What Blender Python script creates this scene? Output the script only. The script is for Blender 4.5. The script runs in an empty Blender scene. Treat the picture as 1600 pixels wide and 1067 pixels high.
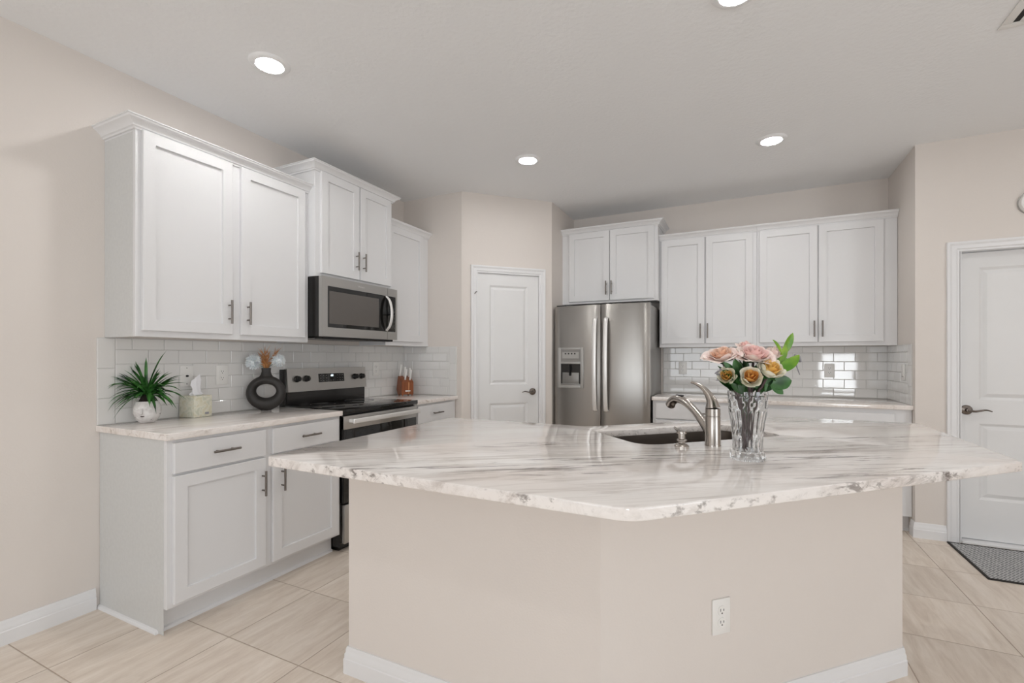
import bpy, bmesh, math, random
from mathutils import Vector, Matrix
PI = math.pi
S = bpy.context.scene
C = S.collection

# ------------------------------------------------------------------ camera
cam = bpy.data.cameras.new('camera')
cam.sensor_width = 36.0
cam.lens = 735.5 / 1600 * 36
cam.shift_y = 25.45 / 1600
cam.clip_start = 0.05
co = bpy.data.objects.new('camera', cam)
co.location = (0, 0, 1.252)
co.rotation_euler = (PI / 2, 0, math.radians(26.01))
C.objects.link(co)
S.camera = co
# ------------------------------------------------------------------ world, exposure
W = bpy.data.worlds.new('world'); S.world = W; W.use_nodes = True
W.node_tree.nodes['Background'].inputs[0].default_value = (0.85, 0.92, 1, 1)
W.node_tree.nodes['Background'].inputs[1].default_value = 1.2
S.view_settings.view_transform = 'Standard'
S.view_settings.look = 'None'
S.view_settings.gamma = 1
S.view_settings.use_curve_mapping = False
S.view_settings.exposure = 0.58
S.cycles.max_bounces = 10
S.cycles.diffuse_bounces = 6
S.cycles.glossy_bounces = 5
S.cycles.transmission_bounces = 10
S.cycles.transparent_max_bounces = 10
S.cycles.sample_clamp_indirect = 6
# ------------------------------------------------------------------ added fill at made-up large windows, plus daylight from the small rear window
def area(name, loc, rot, sx, sy, power, col=(1, 1, 1)):
    l = bpy.data.lights.new(name, 'AREA'); l.shape = 'RECTANGLE'; l.size = sx; l.size_y = sy
    l.energy = power; l.color = col
    o = bpy.data.objects.new(name, l); o.location = loc; o.rotation_euler = rot; C.objects.link(o)
    return o
DAY = (0.93, 0.97, 1.0)
area('window_daylight', (-0.9, -3.93, 1.35), (PI / 2 + 0.5, 0, 0), 2.2, 1.5, 25, DAY)  # added fill in a made-up window, tilted up to brighten the ceiling
area('window_daylight', (2.07, -3.93, 0.93), (PI / 2, 0, 0), 0.72, 0.86, 19, DAY)
area('window_daylight', (4.13, -0.6, 1.3), (PI / 2 + 0.5, 0, PI / 2), 2.4, 1.7, 26, DAY)  # unseen side fill, added and aimed upward to lift the ceiling
LENS_STRENGTH = 92.0

# ------------------------------------------------------------------ node helpers
def new_mat(name):
    m = bpy.data.materials.new(name); m.use_nodes = True
    nt = m.node_tree; b = nt.nodes['Principled BSDF']
    return m, nt, b
def srgb(r, g, b):
    f = lambda c: (c / 255 / 12.92) if c / 255 <= 0.04045 else ((c / 255 + 0.055) / 1.055) ** 2.4
    return (f(r), f(g), f(b), 1)
def nd(nt, typ, **kw):
    n = nt.nodes.new(typ)
    for k, v in kw.items():
        if k.startswith('i_'):
            key = k[2:]
            key = int(key) if key.isdigit() else key.replace('_', ' ')
            n.inputs[key].default_value = v
        else: setattr(n, k, v)
    return n
def mapping(nt, scale=(1, 1, 1), rot=(0, 0, 0), loc=(0, 0, 0), coord='Object'):
    tc = nd(nt, 'ShaderNodeTexCoord'); mp = nd(nt, 'ShaderNodeMapping')
    mp.inputs['Scale'].default_value = scale; mp.inputs['Rotation'].default_value = rot; mp.inputs['Location'].default_value = loc
    nt.links.new(tc.outputs[coord], mp.inputs[0]); return mp.outputs[0]
def noise(nt, vec, scale, detail=3, rough=0.5, dist=0.0):
    n = nd(nt, 'ShaderNodeTexNoise'); n.inputs['Scale'].default_value = scale; n.inputs['Detail'].default_value = detail
    n.inputs['Roughness'].default_value = rough; n.inputs['Distortion'].default_value = dist
    nt.links.new(vec, n.inputs['Vector']); return n.outputs['Fac']
def ramp(nt, fac, stops):
    r = nd(nt, 'ShaderNodeValToRGB'); cr = r.color_ramp
    while len(cr.elements) > 1: cr.elements.remove(cr.elements[-1])
    cr.elements[0].position = stops[0][0]; cr.elements[0].color = stops[0][1]
    for p, c in stops[1:]:
        e = cr.elements.new(p); e.color = c
    nt.links.new(fac, r.inputs[0]); return r.outputs[0]
def mix(nt, fac, a, b, mode='MIX'):
    m = nd(nt, 'ShaderNodeMix', data_type='RGBA', blend_type=mode)
    for s, v in ((m.inputs[0], fac), (m.inputs[6], a), (m.inputs[7], b)):
        if hasattr(v, 'is_linked') or hasattr(v, 'links'): nt.links.new(v, s)
        else: s.default_value = v
    return m.outputs[2]
def math_n(nt, op, a, b=None, c=None):
    m = nd(nt, 'ShaderNodeMath', operation=op)
    for i, v in enumerate((a, b, c)):
        if v is None: continue
        if hasattr(v, 'links'): nt.links.new(v, m.inputs[i])
        else: m.inputs[i].default_value = v
    return m.outputs[0]
def bump(nt, b, h, strength=0.2, dist=0.002):
    bp = nd(nt, 'ShaderNodeBump'); bp.inputs['Strength'].default_value = strength; bp.inputs['Distance'].default_value = dist
    nt.links.new(h, bp.inputs['Height']); nt.links.new(bp.outputs[0], b.inputs['Normal'])
def plain(name, col, rough=0.5, metal=0.0, spec=0.5, coat=0.0):
    m, nt, b = new_mat(name)
    b.inputs['Base Color'].default_value = col; b.inputs['Roughness'].default_value = rough
    b.inputs['Metallic'].default_value = metal; b.inputs['Specular IOR Level'].default_value = spec
    b.inputs['Coat Weight'].default_value = coat
    return m
def mottled(name, col, col2, scale, rough=0.5, bumps=0.0, bscale=60, **kw):
    m, nt, b = new_mat(name)
    v = mapping(nt)
    c = ramp(nt, noise(nt, v, scale, 4), [(0.35, col), (0.65, col2)])
    nt.links.new(c, b.inputs['Base Color']); b.inputs['Roughness'].default_value = rough
    if bumps: bump(nt, b, noise(nt, v, bscale, 3), bumps, 0.003)
    return m

M = {}
M['wall'] = mottled('wall_paint', srgb(220, 213, 207), srgb(221, 214, 208), 3, 0.75, 0.18, 130)
M['ceiling'] = mottled('ceiling_paint', srgb(238, 239, 240), srgb(239, 240, 241), 3, 0.85, 0.8, 45)
M['trim'] = plain('trim_paint', srgb(228, 228, 229), 0.35)
M['cab'] = plain('cabinet_paint', srgb(223, 223, 224), 0.38)
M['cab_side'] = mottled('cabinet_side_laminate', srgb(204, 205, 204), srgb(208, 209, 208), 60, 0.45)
M['door'] = mottled('door_paint', srgb(226, 226, 226), srgb(228, 228, 228), 4, 0.42, 0.06, 200)
M['pull'] = plain('brushed_nickel_pull', srgb(128, 122, 117), 0.32, 1.0)
M['nickel'] = plain('nickel', srgb(176, 170, 164), 0.24, 1.0)
M['hinge'] = plain('dark_hinge_metal', srgb(120, 118, 116), 0.4, 1.0)
M['doorhandle'] = plain('pewter', srgb(120, 112, 106), 0.26, 1.0)
M['tile'] = plain('white_glazed_tile', srgb(224, 223, 221), 0.04)
M['grout'] = plain('pale_grout', srgb(206, 205, 202), 0.8)
M['plate'] = plain('white_plastic', srgb(232, 231, 228), 0.3)
M['slot'] = plain('slot_dark', srgb(30, 28, 27), 0.6)
M['black'] = plain('black_enamel', srgb(28, 26, 25), 0.25)
M['blackglass'] = plain('black_glass', srgb(16, 15, 14), 0.04, 0, 0.6)
M['blackplastic'] = plain('black_plastic', srgb(20, 19, 19), 0.45)
M['darkgap'] = plain('dark_gap', srgb(40, 37, 35), 0.8)
M['steel_bright'] = plain('bright_steel', srgb(236, 235, 233), 0.34, 0.55)
M['greyplastic'] = plain('grey_plastic', srgb(168, 166, 163), 0.35, 0.3)
M['charcoal'] = mottled('charcoal_ceramic', srgb(40, 37, 35), srgb(47, 44, 42), 30, 0.55, 0.1, 80)
M['glow_digits'] = None

def steel(name, col, rough, aniso, rot=0.0):
    m, nt, b = new_mat(name)
    b.inputs['Base Color'].default_value = col; b.inputs['Metallic'].default_value = 1.0
    b.inputs['Roughness'].default_value = rough; b.inputs['Anisotropic'].default_value = aniso
    b.inputs['Anisotropic Rotation'].default_value = rot
    t = nd(nt, 'ShaderNodeTangent', direction_type='RADIAL', axis='Z')
    nt.links.new(t.outputs[0], b.inputs['Tangent'])
    v = mapping(nt, (3, 3, 260))
    r = nd(nt, 'ShaderNodeMapRange'); r.inputs[3].default_value = rough - 0.04; r.inputs[4].default_value = rough + 0.05
    nt.links.new(noise(nt, v, 1.0, 2), r.inputs[0]); nt.links.new(r.outputs[0], b.inputs['Roughness'])
    return m
M['steel'] = steel('stainless_steel', srgb(168, 165, 161), 0.30, 0.75, 0.25)
M['steel_oven'] = steel('stainless_oven', srgb(188, 186, 183), 0.32, 0.6, 0.25)
M['steel_sink'] = steel('stainless_sink', srgb(140, 132, 125), 0.34, 0.4, 0.0)
M['steel_side'] = plain('fridge_side_grey', srgb(138, 136, 133), 0.35, 0.4)

def emis(name, col, s):
    m, nt, b = new_mat(name)
    b.inputs['Base Color'].default_value = col
    b.inputs['Emission Color'].default_value = col; b.inputs['Emission Strength'].default_value = s
    return m
M['lens'] = emis('lamp_lens', (1.0, 0.992, 0.975, 1), LENS_STRENGTH)
M['digits'] = emis('clock_digits', (0.85, 0.95, 1, 1), 1.5)

def floor_mat():
    m, nt, b = new_mat('travertine_porcelain_tile')
    tc = nd(nt, 'ShaderNodeTexCoord'); sp = nd(nt, 'ShaderNodeSeparateXYZ'); nt.links.new(tc.outputs['Object'], sp.inputs[0])
    ux = math_n(nt, 'DIVIDE', math_n(nt, 'ADD', sp.outputs[0], 2.512 + 0.4465 * 20), 0.4465)
    uy = math_n(nt, 'DIVIDE', math_n(nt, 'ADD', sp.outputs[1], -0.884 + 0.4565 * 20), 0.4565)
    fx = math_n(nt, 'FRACT', ux); fy = math_n(nt, 'FRACT', uy)
    ex = math_n(nt, 'MULTIPLY', math_n(nt, 'MINIMUM', fx, math_n(nt, 'SUBTRACT', 1.0, fx)), 0.4465)
    ey = math_n(nt, 'MULTIPLY', math_n(nt, 'MINIMUM', fy, math_n(nt, 'SUBTRACT', 1.0, fy)), 0.4565)
    e = math_n(nt, 'MINIMUM', ex, ey)
    line = math_n(nt, 'LESS_THAN', e, 0.0021)
    cx = math_n(nt, 'FLOOR', ux); cy = math_n(nt, 'FLOOR', uy)
    cb = nd(nt, 'ShaderNodeCombineXYZ'); nt.links.new(cx, cb.inputs[0]); nt.links.new(cy, cb.inputs[1])
    wn = nd(nt, 'ShaderNodeTexWhiteNoise'); nt.links.new(cb.outputs[0], wn.inputs[0])
    off = nd(nt, 'ShaderNodeVectorMath', operation='SCALE'); off.inputs['Scale'].default_value = 9.0
    nt.links.new(wn.outputs['Color'], off.inputs[0])
    ad = nd(nt, 'ShaderNodeVectorMath', operation='ADD'); nt.links.new(tc.outputs['Object'], ad.inputs[0]); nt.links.new(off.outputs[0], ad.inputs[1])
    mp = nd(nt, 'ShaderNodeMapping'); mp.inputs['Scale'].default_value = (14, 2.2, 1); mp.inputs['Rotation'].default_value = (0, 0, 0.08)
    nt.links.new(ad.outputs[0], mp.inputs[0])
    n1 = noise(nt, mp.outputs[0], 1.3, 6, 0.62, 0.8)
    mp2 = nd(nt, 'ShaderNodeMapping'); mp2.inputs['Scale'].default_value = (60, 11, 1)
    nt.links.new(ad.outputs[0], mp2.inputs[0])
    n2 = noise(nt, mp2.outputs[0], 1.0, 5, 0.7)
    c1 = ramp(nt, n1, [(0.30, srgb(212, 198, 184)), (0.5, srgb(226, 214, 201)), (0.70, srgb(237, 227, 216))])
    c2 = ramp(nt, n2, [(0.35, (0.93, 0.92, 0.91, 1)), (0.6, (1, 1, 1, 1))])
    c = mix(nt, 0.8, c1, c2, 'MULTIPLY')
    tint = nd(nt, 'ShaderNodeMapRange'); tint.inputs[3].default_value = 0.95; tint.inputs[4].default_value = 1.03
    nt.links.new(wn.outputs['Value'], tint.inputs[0])
    hv = nd(nt, 'ShaderNodeHueSaturation'); nt.links.new(tint.outputs[0], hv.inputs['Value']); nt.links.new(c, hv.inputs['Color'])
    c = mix(nt, line, hv.outputs[0], srgb(182, 165, 150))
    nt.links.new(c, b.inputs['Base Color'])
    r = math_n(nt, 'MULTIPLY_ADD', line, 0.4, 0.36); nt.links.new(r, b.inputs['Roughness'])
    h = math_n(nt, 'MINIMUM', e, 0.004)
    bump(nt, b, h, 0.5, 1.0)
    return m
M['floor'] = floor_mat()

def marble(name, base, light, mid, dark, rot, vein=1.0, rough=0.06):
    m, nt, b = new_mat(name)
    tc = nd(nt, 'ShaderNodeTexCoord')
    def mp(scale, r=rot, loc=(0, 0, 0)):
        a = nd(nt, 'ShaderNodeMapping'); a.vector_type = 'TEXTURE' if False else 'POINT'
        a.inputs['Rotation'].default_value = (0, 0, -r)
        nt.links.new(tc.outputs['Object'], a.inputs[0])
        s = nd(nt, 'ShaderNodeMapping'); s.inputs['Scale'].default_value = scale; s.inputs['Location'].default_value = loc
        nt.links.new(a.outputs[0], s.inputs[0]); return s.outputs[0]
    big = noise(nt, mp((0.8, 2.6, 2.6)), 1.6, 4, 0.55, 0.6)
    c = ramp(nt, big, [(0.3, base), (0.68, light)])
    streak = noise(nt, mp((1.6, 15, 9)), 1.0, 8, 0.70, 1.8)
    sf = ramp(nt, streak, [(0.48, (0, 0, 0, 1)), (0.57, (0.55,) * 3 + (1,)), (0.65, (1, 1, 1, 1))])
    zone = noise(nt, mp((0.55, 2.4, 2.0), loc=(3.1, 1.7, 0)), 1.7, 3, 0.5, 0.5)
    zf = ramp(nt, zone, [(0.40, (0.10,) * 3 + (1,)), (0.58, (1, 1, 1, 1))])
    f = mix(nt, 1.0, sf, zf, 'MULTIPLY')
    fv = math_n(nt, 'MULTIPLY', f, 0.62 * vein)
    c = mix(nt, fv, c, mid)
    st2 = noise(nt, mp((2.6, 30, 22), loc=(5, 2, 1)), 1.0, 6, 0.7, 1.4)
    d1 = ramp(nt, st2, [(0.53, (0, 0, 0, 1)), (0.62, (1, 1, 1, 1))])
    z2 = ramp(nt, noise(nt, mp((0.7, 3.4, 3.4), loc=(9.3, 4.4, 2)), 1.5, 3, 0.55, 0.7), [(0.50, (0, 0, 0, 1)), (0.60, (1, 1, 1, 1))])
    d = mix(nt, 1.0, d1, z2, 'MULTIPLY')
    c = mix(nt, math_n(nt, 'MULTIPLY', d, 0.85 * vein), c, dark)
    # crystalline blotches seen on the cut edges
    bl = noise(nt, mp((16, 16, 24)), 2.0, 5, 0.65)
    bf = ramp(nt, bl, [(0.54, (0, 0, 0, 1)), (0.66, (1, 1, 1, 1))])
    gm = nd(nt, 'ShaderNodeNewGeometry'); sz = nd(nt, 'ShaderNodeSeparateXYZ'); nt.links.new(gm.outputs['Normal'], sz.inputs[0])
    side = math_n(nt, 'SUBTRACT', 1.0, math_n(nt, 'ABSOLUTE', sz.outputs[2]))
    z3 = ramp(nt, noise(nt, mp((3.0, 5, 3), loc=(2, 8, 2)), 1.6, 3), [(0.42, (0.1,) * 3 + (1,)), (0.62, (1, 1, 1, 1))])
    bf = mix(nt, 1.0, bf, z3, 'MULTIPLY')
    c = mix(nt, math_n(nt, 'MULTIPLY', math_n(nt, 'MULTIPLY', bf, side), 0.8 * vein), c, dark)
    nt.links.new(c, b.inputs['Base Color']); b.inputs['Roughness'].default_value = rough
    b.inputs['Specular IOR Level'].default_value = 0.62
    return m
M['marble'] = marble('veined_white_marble', srgb(226, 218, 213), srgb(243, 240, 237), srgb(160, 147, 138), srgb(98, 88, 82), math.radians(33))
M['counter'] = marble('pale_marble', srgb(229, 221, 215), srgb(243, 239, 236), srgb(200, 186, 175), srgb(168, 152, 140), math.radians(75), 0.6)

def wood(name, c1, c2):
    m, nt, b = new_mat(name)
    v = mapping(nt, (40, 40, 4))
    nt.links.new(ramp(nt, noise(nt, v, 1.5, 5, 0.6, 0.8), [(0.3, c1), (0.7, c2)]), b.inputs['Base Color'])
    b.inputs['Roughness'].default_value = 0.35
    return m
M['wood'] = wood('cherry_wood', srgb(112, 58, 30), srgb(160, 92, 50))
M['woodlight'] = wood('light_wood_stripe', srgb(196, 140, 92), srgb(214, 160, 110))

def mat_chevron():
    m, nt, b = new_mat('chevron_woven_mat')
    tc = nd(nt, 'ShaderNodeTexCoord'); sp = nd(nt, 'ShaderNodeSeparateXYZ'); nt.links.new(tc.outputs['Object'], sp.inputs[0])
    tri = math_n(nt, 'PINGPONG', math_n(nt, 'ADD', sp.outputs[1], 10), 0.022)
    v = math_n(nt, 'ADD', sp.outputs[0], math_n(nt, 'MULTIPLY', tri, 1.0))
    s = math_n(nt, 'PINGPONG', math_n(nt, 'ADD', v, 10), 0.0085)
    s = math_n(nt, 'DIVIDE', s, 0.0085)
    n = noise(nt, tc.outputs['Object'], 90, 3)
    t = math_n(nt, 'ADD', s, math_n(nt, 'MULTIPLY', math_n(nt, 'SUBTRACT', n, 0.5), 0.9))
    c = ramp(nt, t, [(0.30, srgb(92, 93, 96)), (0.58, srgb(196, 196, 196))])
    nt.links.new(c, b.inputs['Base Color']); b.inputs['Roughness'].default_value = 0.9
    bump(nt, b, t, 0.4, 0.002)
    return m
M['mat'] = mat_chevron()
def glass():
    m, nt, b = new_mat('cut_crystal')
    b.inputs['Base Color'].default_value = (0.97, 0.98, 0.985, 1); b.inputs['Roughness'].default_value = 0.0
    b.inputs['Transmission Weight'].default_value = 1.0; b.inputs['IOR'].default_value = 1.5
    return m
M['crystal'] = glass()
def petal_mat(name, a, bcol, rough=0.55):
    m, nt, b = new_mat(name)
    v = mapping(nt)
    nt.links.new(ramp(nt, noise(nt, v, 28, 3), [(0.35, a), (0.65, bcol)]), b.inputs['Base Color'])
    b.inputs['Roughness'].default_value = rough
    b.inputs['Subsurface Weight'].default_value = 0.15; b.inputs['Subsurface Radius'].default_value = (0.01, 0.008, 0.006)
    return m
M['pink'] = petal_mat('pink_petals', srgb(248, 220, 214), srgb(243, 200, 194))
M['palepink'] = petal_mat('blush_white_petals', srgb(248, 238, 230), srgb(243, 218, 212))
M['cream'] = petal_mat('cream_white_petals', srgb(244, 243, 234), srgb(236, 230, 205))
M['yellow'] = petal_mat('golden_petals', srgb(246, 216, 140), srgb(234, 186, 96))
M['orange'] = petal_mat('amber_petals', srgb(240, 198, 120), srgb(220, 152, 74))
M['peach'] = petal_mat('peach_petals', srgb(246, 222, 206), srgb(236, 190, 160))
M['white'] = petal_mat('white_petals', srgb(246, 249, 250), srgb(232, 238, 240), 0.7)
M['pampas'] = petal_mat('dried_pampas', srgb(206, 152, 100), srgb(176, 116, 66), 0.9)
M['greypetal'] = petal_mat('grey_dried_leaf', srgb(120, 118, 124), srgb(160, 158, 164))
def leafm(name, a, bcol):
    m, nt, b = new_mat(name)
    v = mapping(nt)
    nt.links.new(ramp(nt, noise(nt, v, 18, 3), [(0.35, a), (0.65, bcol)]), b.inputs['Base Color'])
    b.inputs['Roughness'].default_value = 0.38
    return m
M['leaf'] = leafm('dark_green_leaf', srgb(24, 58, 24), srgb(56, 104, 48))
M['leaf_bright'] = leafm('bright_green_leaf', srgb(84, 138, 28), srgb(138, 172, 46))
M['blade'] = leafm('spider_plant_blade', srgb(22, 62, 28), srgb(72, 132, 58))
M['soil'] = plain('dark_soil', srgb(34, 26, 22), 0.9)
M['stem'] = plain('green_stem', srgb(60, 84, 48), 0.5)
M['stem_dark'] = plain('dark_stem', srgb(74, 56, 58), 0.5)
M['potglaze'] = mottled('mottled_white_ceramic', srgb(232, 230, 228), srgb(212, 208, 206), 45, 0.3)
M['ink'] = plain('dark_glaze_mark', srgb(88, 76, 74), 0.4)
def tissue_mat():
    m, nt, b = new_mat('sage_floral_card')
    v = mapping(nt, (1, 1, 1))
    n = noise(nt, v, 22, 3, 0.5, 1.5)
    nt.links.new(ramp(nt, n, [(0.38, srgb(202, 203, 184)), (0.5, srgb(226, 223, 208)), (0.62, srgb(214, 209, 184))]), b.inputs['Base Color'])
    b.inputs['Roughness'].default_value = 0.5
    return m
M['tissuebox'] = tissue_mat()
M['tissue'] = plain('tissue_paper', srgb(240, 240, 244), 0.8)

# ------------------------------------------------------------------ mesh helpers
def obj(name, bm, mat, parent=None, smooth=35, loc=None, rot=None):
    bmesh.ops.recalc_face_normals(bm, faces=bm.faces)
    me = bpy.data.meshes.new(name); bm.to_mesh(me); bm.free()
    me.materials.append(mat)
    if smooth:
        me.shade_smooth(); me.set_sharp_from_angle(angle=math.radians(smooth))
    o = bpy.data.objects.new(name, me); C.objects.link(o)
    if parent: o.parent = parent
    if loc is not None: o.location = loc
    if rot is not None: o.rotation_euler = rot
    return o
def thing(name, label, cat, loc=(0, 0, 0), rz=0.0, group=None):
    o = bpy.data.objects.new(name, None); o.empty_display_size = 0.05; C.objects.link(o)
    o.location = loc; o.rotation_euler = (0, 0, rz)
    o['label'] = label; o['category'] = cat
    if group: o['group'] = group
    return o
def tag(o, label, cat, group=None):
    o['label'] = label; o['category'] = cat
    if group: o['group'] = group
    return o
def struct(o):
    o['kind'] = 'structure'; return o
def tmp_join(bm, b2, M4=None):
    me = bpy.data.meshes.new('tmp'); 
    if M4 is not None: bmesh.ops.transform(b2, matrix=M4, verts=b2.verts)
    b2.to_mesh(me); b2.free(); bm.from_mesh(me); bpy.data.meshes.remove(me)
def box(bm, x0, x1, y0, y1, z0, z1, bev=0.0, seg=2, M4=None):
    b = bmesh.new(); r = bmesh.ops.create_cube(b, size=1)
    for v in b.verts:
        v.co = Vector(((x0 + x1) / 2 + v.co.x * (x1 - x0), (y0 + y1) / 2 + v.co.y * (y1 - y0), (z0 + z1) / 2 + v.co.z * (z1 - z0)))
    if bev: bmesh.ops.bevel(b, geom=list(b.edges), offset=bev, segments=seg, affect='EDGES', profile=0.5)
    tmp_join(bm, b, M4); return bm
def B(*a, **k): return box(bmesh.new(), *a, **k)
def prism(bm, poly, z0, z1, bev=0.0, holes=(), seg=2):
    """vertical prism over a plan polygon, with optional holes"""
    b = bmesh.new(); edges = []
    for loop in [poly] + list(holes):
        vs = [b.verts.new((p[0], p[1], z0)) for p in loop]
        for i in range(len(vs)): edges.append(b.edges.new((vs[i], vs[(i + 1) % len(vs)])))
    if holes: bmesh.ops.triangle_fill(b, use_beauty=True, edges=edges)
    else: bmesh.ops.contextual_create(b, geom=edges)
    faces = list(b.faces)
    r = bmesh.ops.extrude_face_region(b, geom=faces)
    bmesh.ops.translate(b, verts=[v for v in r['geom'] if isinstance(v, bmesh.types.BMVert)], vec=(0, 0, z1 - z0))
    bmesh.ops.recalc_face_normals(b, faces=b.faces)
    if bev:
        b.normal_update()
        ed = [e for e in b.edges if len(e.link_faces) == 2 and e.calc_face_angle() > 0.9 and abs(e.verts[0].co.z - e.verts[1].co.z) < 1e-6]
        bmesh.ops.bevel(b, geom=ed, offset=bev, segments=seg, affect='EDGES', profile=0.5)
    tmp_join(bm, b); return bm
def lathe(bm, prof, n=32, cx=0, cy=0, M4=None, fn=None, cap=True):
    b = bmesh.new(); rings = []
    for i, (r, z) in enumerate(prof):
        ring = []
        for k in range(n):
            a = 2 * PI * k / n; rr = fn(r, z, a) if fn else r
            ring.append(b.verts.new((cx + rr * math.cos(a), cy + rr * math.sin(a), z)))
        rings.append(ring)
    for i in range(len(rings) - 1):
        for k in range(n):
            b.faces.new((rings[i][k], rings[i][(k + 1) % n], rings[i + 1][(k + 1) % n], rings[i + 1][k]))
    if cap:
        if prof[0][0] > 1e-5: b.faces.new(rings[0][::-1])
        if prof[-1][0] > 1e-5: b.faces.new(rings[-1])
    bmesh.ops.remove_doubles(b, verts=b.verts, dist=1e-6)
    tmp_join(bm, b, M4); return bm
def frame_from(d):
    d = Vector(d).normalized(); up = Vector((0, 0, 1)) if abs(d.z) < 0.95 else Vector((1, 0, 0))
    x = up.cross(d).normalized(); y = d.cross(x)
    return x, y, d
def tube(bm, pts, rad, n=12, cap=True, flat=1.0):
    """tube along points; rad a number or list; flat squeezes one axis"""
    pts = [Vector(p) for p in pts]; b = bmesh.new(); rings = []
    if not hasattr(rad, '__len__'): rad = [rad] * len(pts)
    px = None
    for i, p in enumerate(pts):
        d = (pts[min(i + 1, len(pts) - 1)] - pts[max(i - 1, 0)]).normalized()
        if px is None: x, y, _ = frame_from(d)
        else:
            x = (px - d * px.dot(d)).normalized(); y = d.cross(x)
        px = x
        rings.append([b.verts.new(p + x * rad[i] * math.cos(2 * PI * k / n) + y * rad[i] * flat * math.sin(2 * PI * k / n)) for k in range(n)])
    for i in range(len(rings) - 1):
        for k in range(n):
            b.faces.new((rings[i][k], rings[i][(k + 1) % n], rings[i + 1][(k + 1) % n], rings[i + 1][k]))
    if cap: b.faces.new(rings[0][::-1]); b.faces.new(rings[-1])
    tmp_join(bm, b); return bm
def spline(ctrl, n=8):
    P = [Vector(p) for p in ctrl]; P = [P[0] * 2 - P[1]] + P + [P[-1] * 2 - P[-2]]; out = []
    for i in range(1, len(P) - 2):
        for k in range(n):
            t = k / n; a, b_, c, d = P[i - 1], P[i], P[i + 1], P[i + 2]
            out.append(0.5 * ((2 * b_) + (c - a) * t + (2 * a - 5 * b_ + 4 * c - d) * t * t + (3 * b_ - a - 3 * c + d) * t ** 3))
    out.append(P[-2]); return out
def sweep(bm, path, prof, to3, closed=False):
    """mitred sweep of a closed profile [(out, b)] along a 2D path; 'out' is to the right of travel"""
    b = bmesh.new(); n = len(path); rings = []
    P = [Vector((p[0], p[1])) for p in path]
    for i in range(n):
        if closed: d0 = (P[i] - P[i - 1]).normalized(); d1 = (P[(i + 1) % n] - P[i]).normalized()
        else:
            d0 = (P[i] - P[i - 1]).normalized() if i > 0 else (P[1] - P[0]).normalized()
            d1 = (P[i + 1] - P[i]).normalized() if i < n - 1 else d0
        n0 = Vector((d0.y, -d0.x)); n1 = Vector((d1.y, -d1.x)); m = (n0 + n1).normalized(); m /= max(0.2, m.dot(n0))
        rings.append([b.verts.new(to3(P[i].x + m.x * o_, P[i].y + m.y * o_, z_)) for o_, z_ in prof])
    k = len(prof)
    for i in range(n if closed else n - 1):
        a, c = rings[i], rings[(i + 1) % n]
        for j in range(k): b.faces.new((a[j], a[(j + 1) % k], c[(j + 1) % k], c[j]))
    if not closed: b.faces.new(rings[0][::-1]); b.faces.new(rings[-1])
    tmp_join(bm, b); return bm
def panel_front(W_, H_, T, panels, rings, edge=0.002):
    """door leaf in local x (0..W), z (0..H), front at y=0 facing -y, thickness T; panels (x0,x1,z0,z1); rings [(inset, depth)]"""
    b = bmesh.new()
    def q(*p): b.faces.new([b.verts.new(v) for v in p])
    def rect(x0, x1, z0, z1, y): return [(x0, y, z0), (x1, y, z0), (x1, y, z1), (x0, y, z1)]
    e = edge
    o = rect(e, W_ - e, e, H_ - e, 0); o2 = rect(0, W_, 0, H_, e); bk = rect(0, W_, 0, H_, T)
    for a, c in ((o, o2), (o2, bk)):
        for i in range(4): q(a[i], a[(i + 1) % 4], c[(i + 1) % 4], c[i])
    q(*bk)
    if not panels: q(*o)
    else:
        x0, x1 = panels[0][0], panels[0][1]
        q(*rect(e, x0, e, H_ - e, 0)); q(*rect(x1, W_ - e, e, H_ - e, 0))
        zs = [e] + [z for p in sorted(panels, key=lambda p: p[2]) for z in (p[2], p[3])] + [H_ - e]
        for i in range(0, len(zs), 2): q(*rect(x0, x1, zs[i], zs[i + 1], 0))
        for (a0, a1, c0, c1) in panels:
            prev = rect(a0, a1, c0, c1, 0)
            for ins, dep in rings:
                cur = rect(a0 + ins, a1 - ins, c0 + ins, c1 - ins, dep)
                for i in range(4): q(prev[i], prev[(i + 1) % 4], cur[(i + 1) % 4], cur[i])
                prev = cur
            q(*prev)
    bmesh.ops.remove_doubles(b, verts=b.verts, dist=1e-5)
    return b
SHAKER = [(0.0012, 0.0115)]
def shaker(name, x0, x1, z0, z1, parent, y=0.0, rail=0.056, flat=False):
    w, h = x1 - x0, z1 - z0
    b = panel_front(w, h, 0.019, [] if flat else [(rail, w - rail, rail, h - rail)], SHAKER)
    o = obj(name, b, M['cab'], parent, smooth=20, loc=(x0, y - 0.0195, z0)); return o
def bar_pull(parent, x, z, vertical=True, L=0.132, post=0.038):
    """pull in the leaf's own coordinates, front at y=0"""
    b = bmesh.new(); r = 0.0058; y = -0.030
    d = Vector((0, 0, 1)) if vertical else Vector((1, 0, 0)); c = Vector((x, y, z))
    tube(b, [c - d * L / 2, c + d * L / 2], r, 14)
    for s in (-1, 1):
        p = c + d * post * s; tube(b, [p, p + Vector((0, 0.030, 0))], 0.0042, 10)
    return obj('handle', b, M['pull'], parent)
CROWN = [(0, -0.052), (0.008, -0.052), (0.010, -0.044), (0.017, -0.041), (0.019, -0.034), (0.036, -0.018), (0.046, -0.013), (0.049, -0.006), (0.054, -0.004), (0.054, 0.0), (0, 0.0)]
BASE = [(0, 0), (0.015, 0), (0.015, 0.058), (0.012, 0.062), (0.012, 0.078), (0.0085, 0.083), (0.0085, 0.094), (0.005, 0.105), (0, 0.105)]
SHOE = [(0, 0), (0.013, 0), (0.012, 0.008), (0.007, 0.014), (0, 0.017)]
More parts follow.
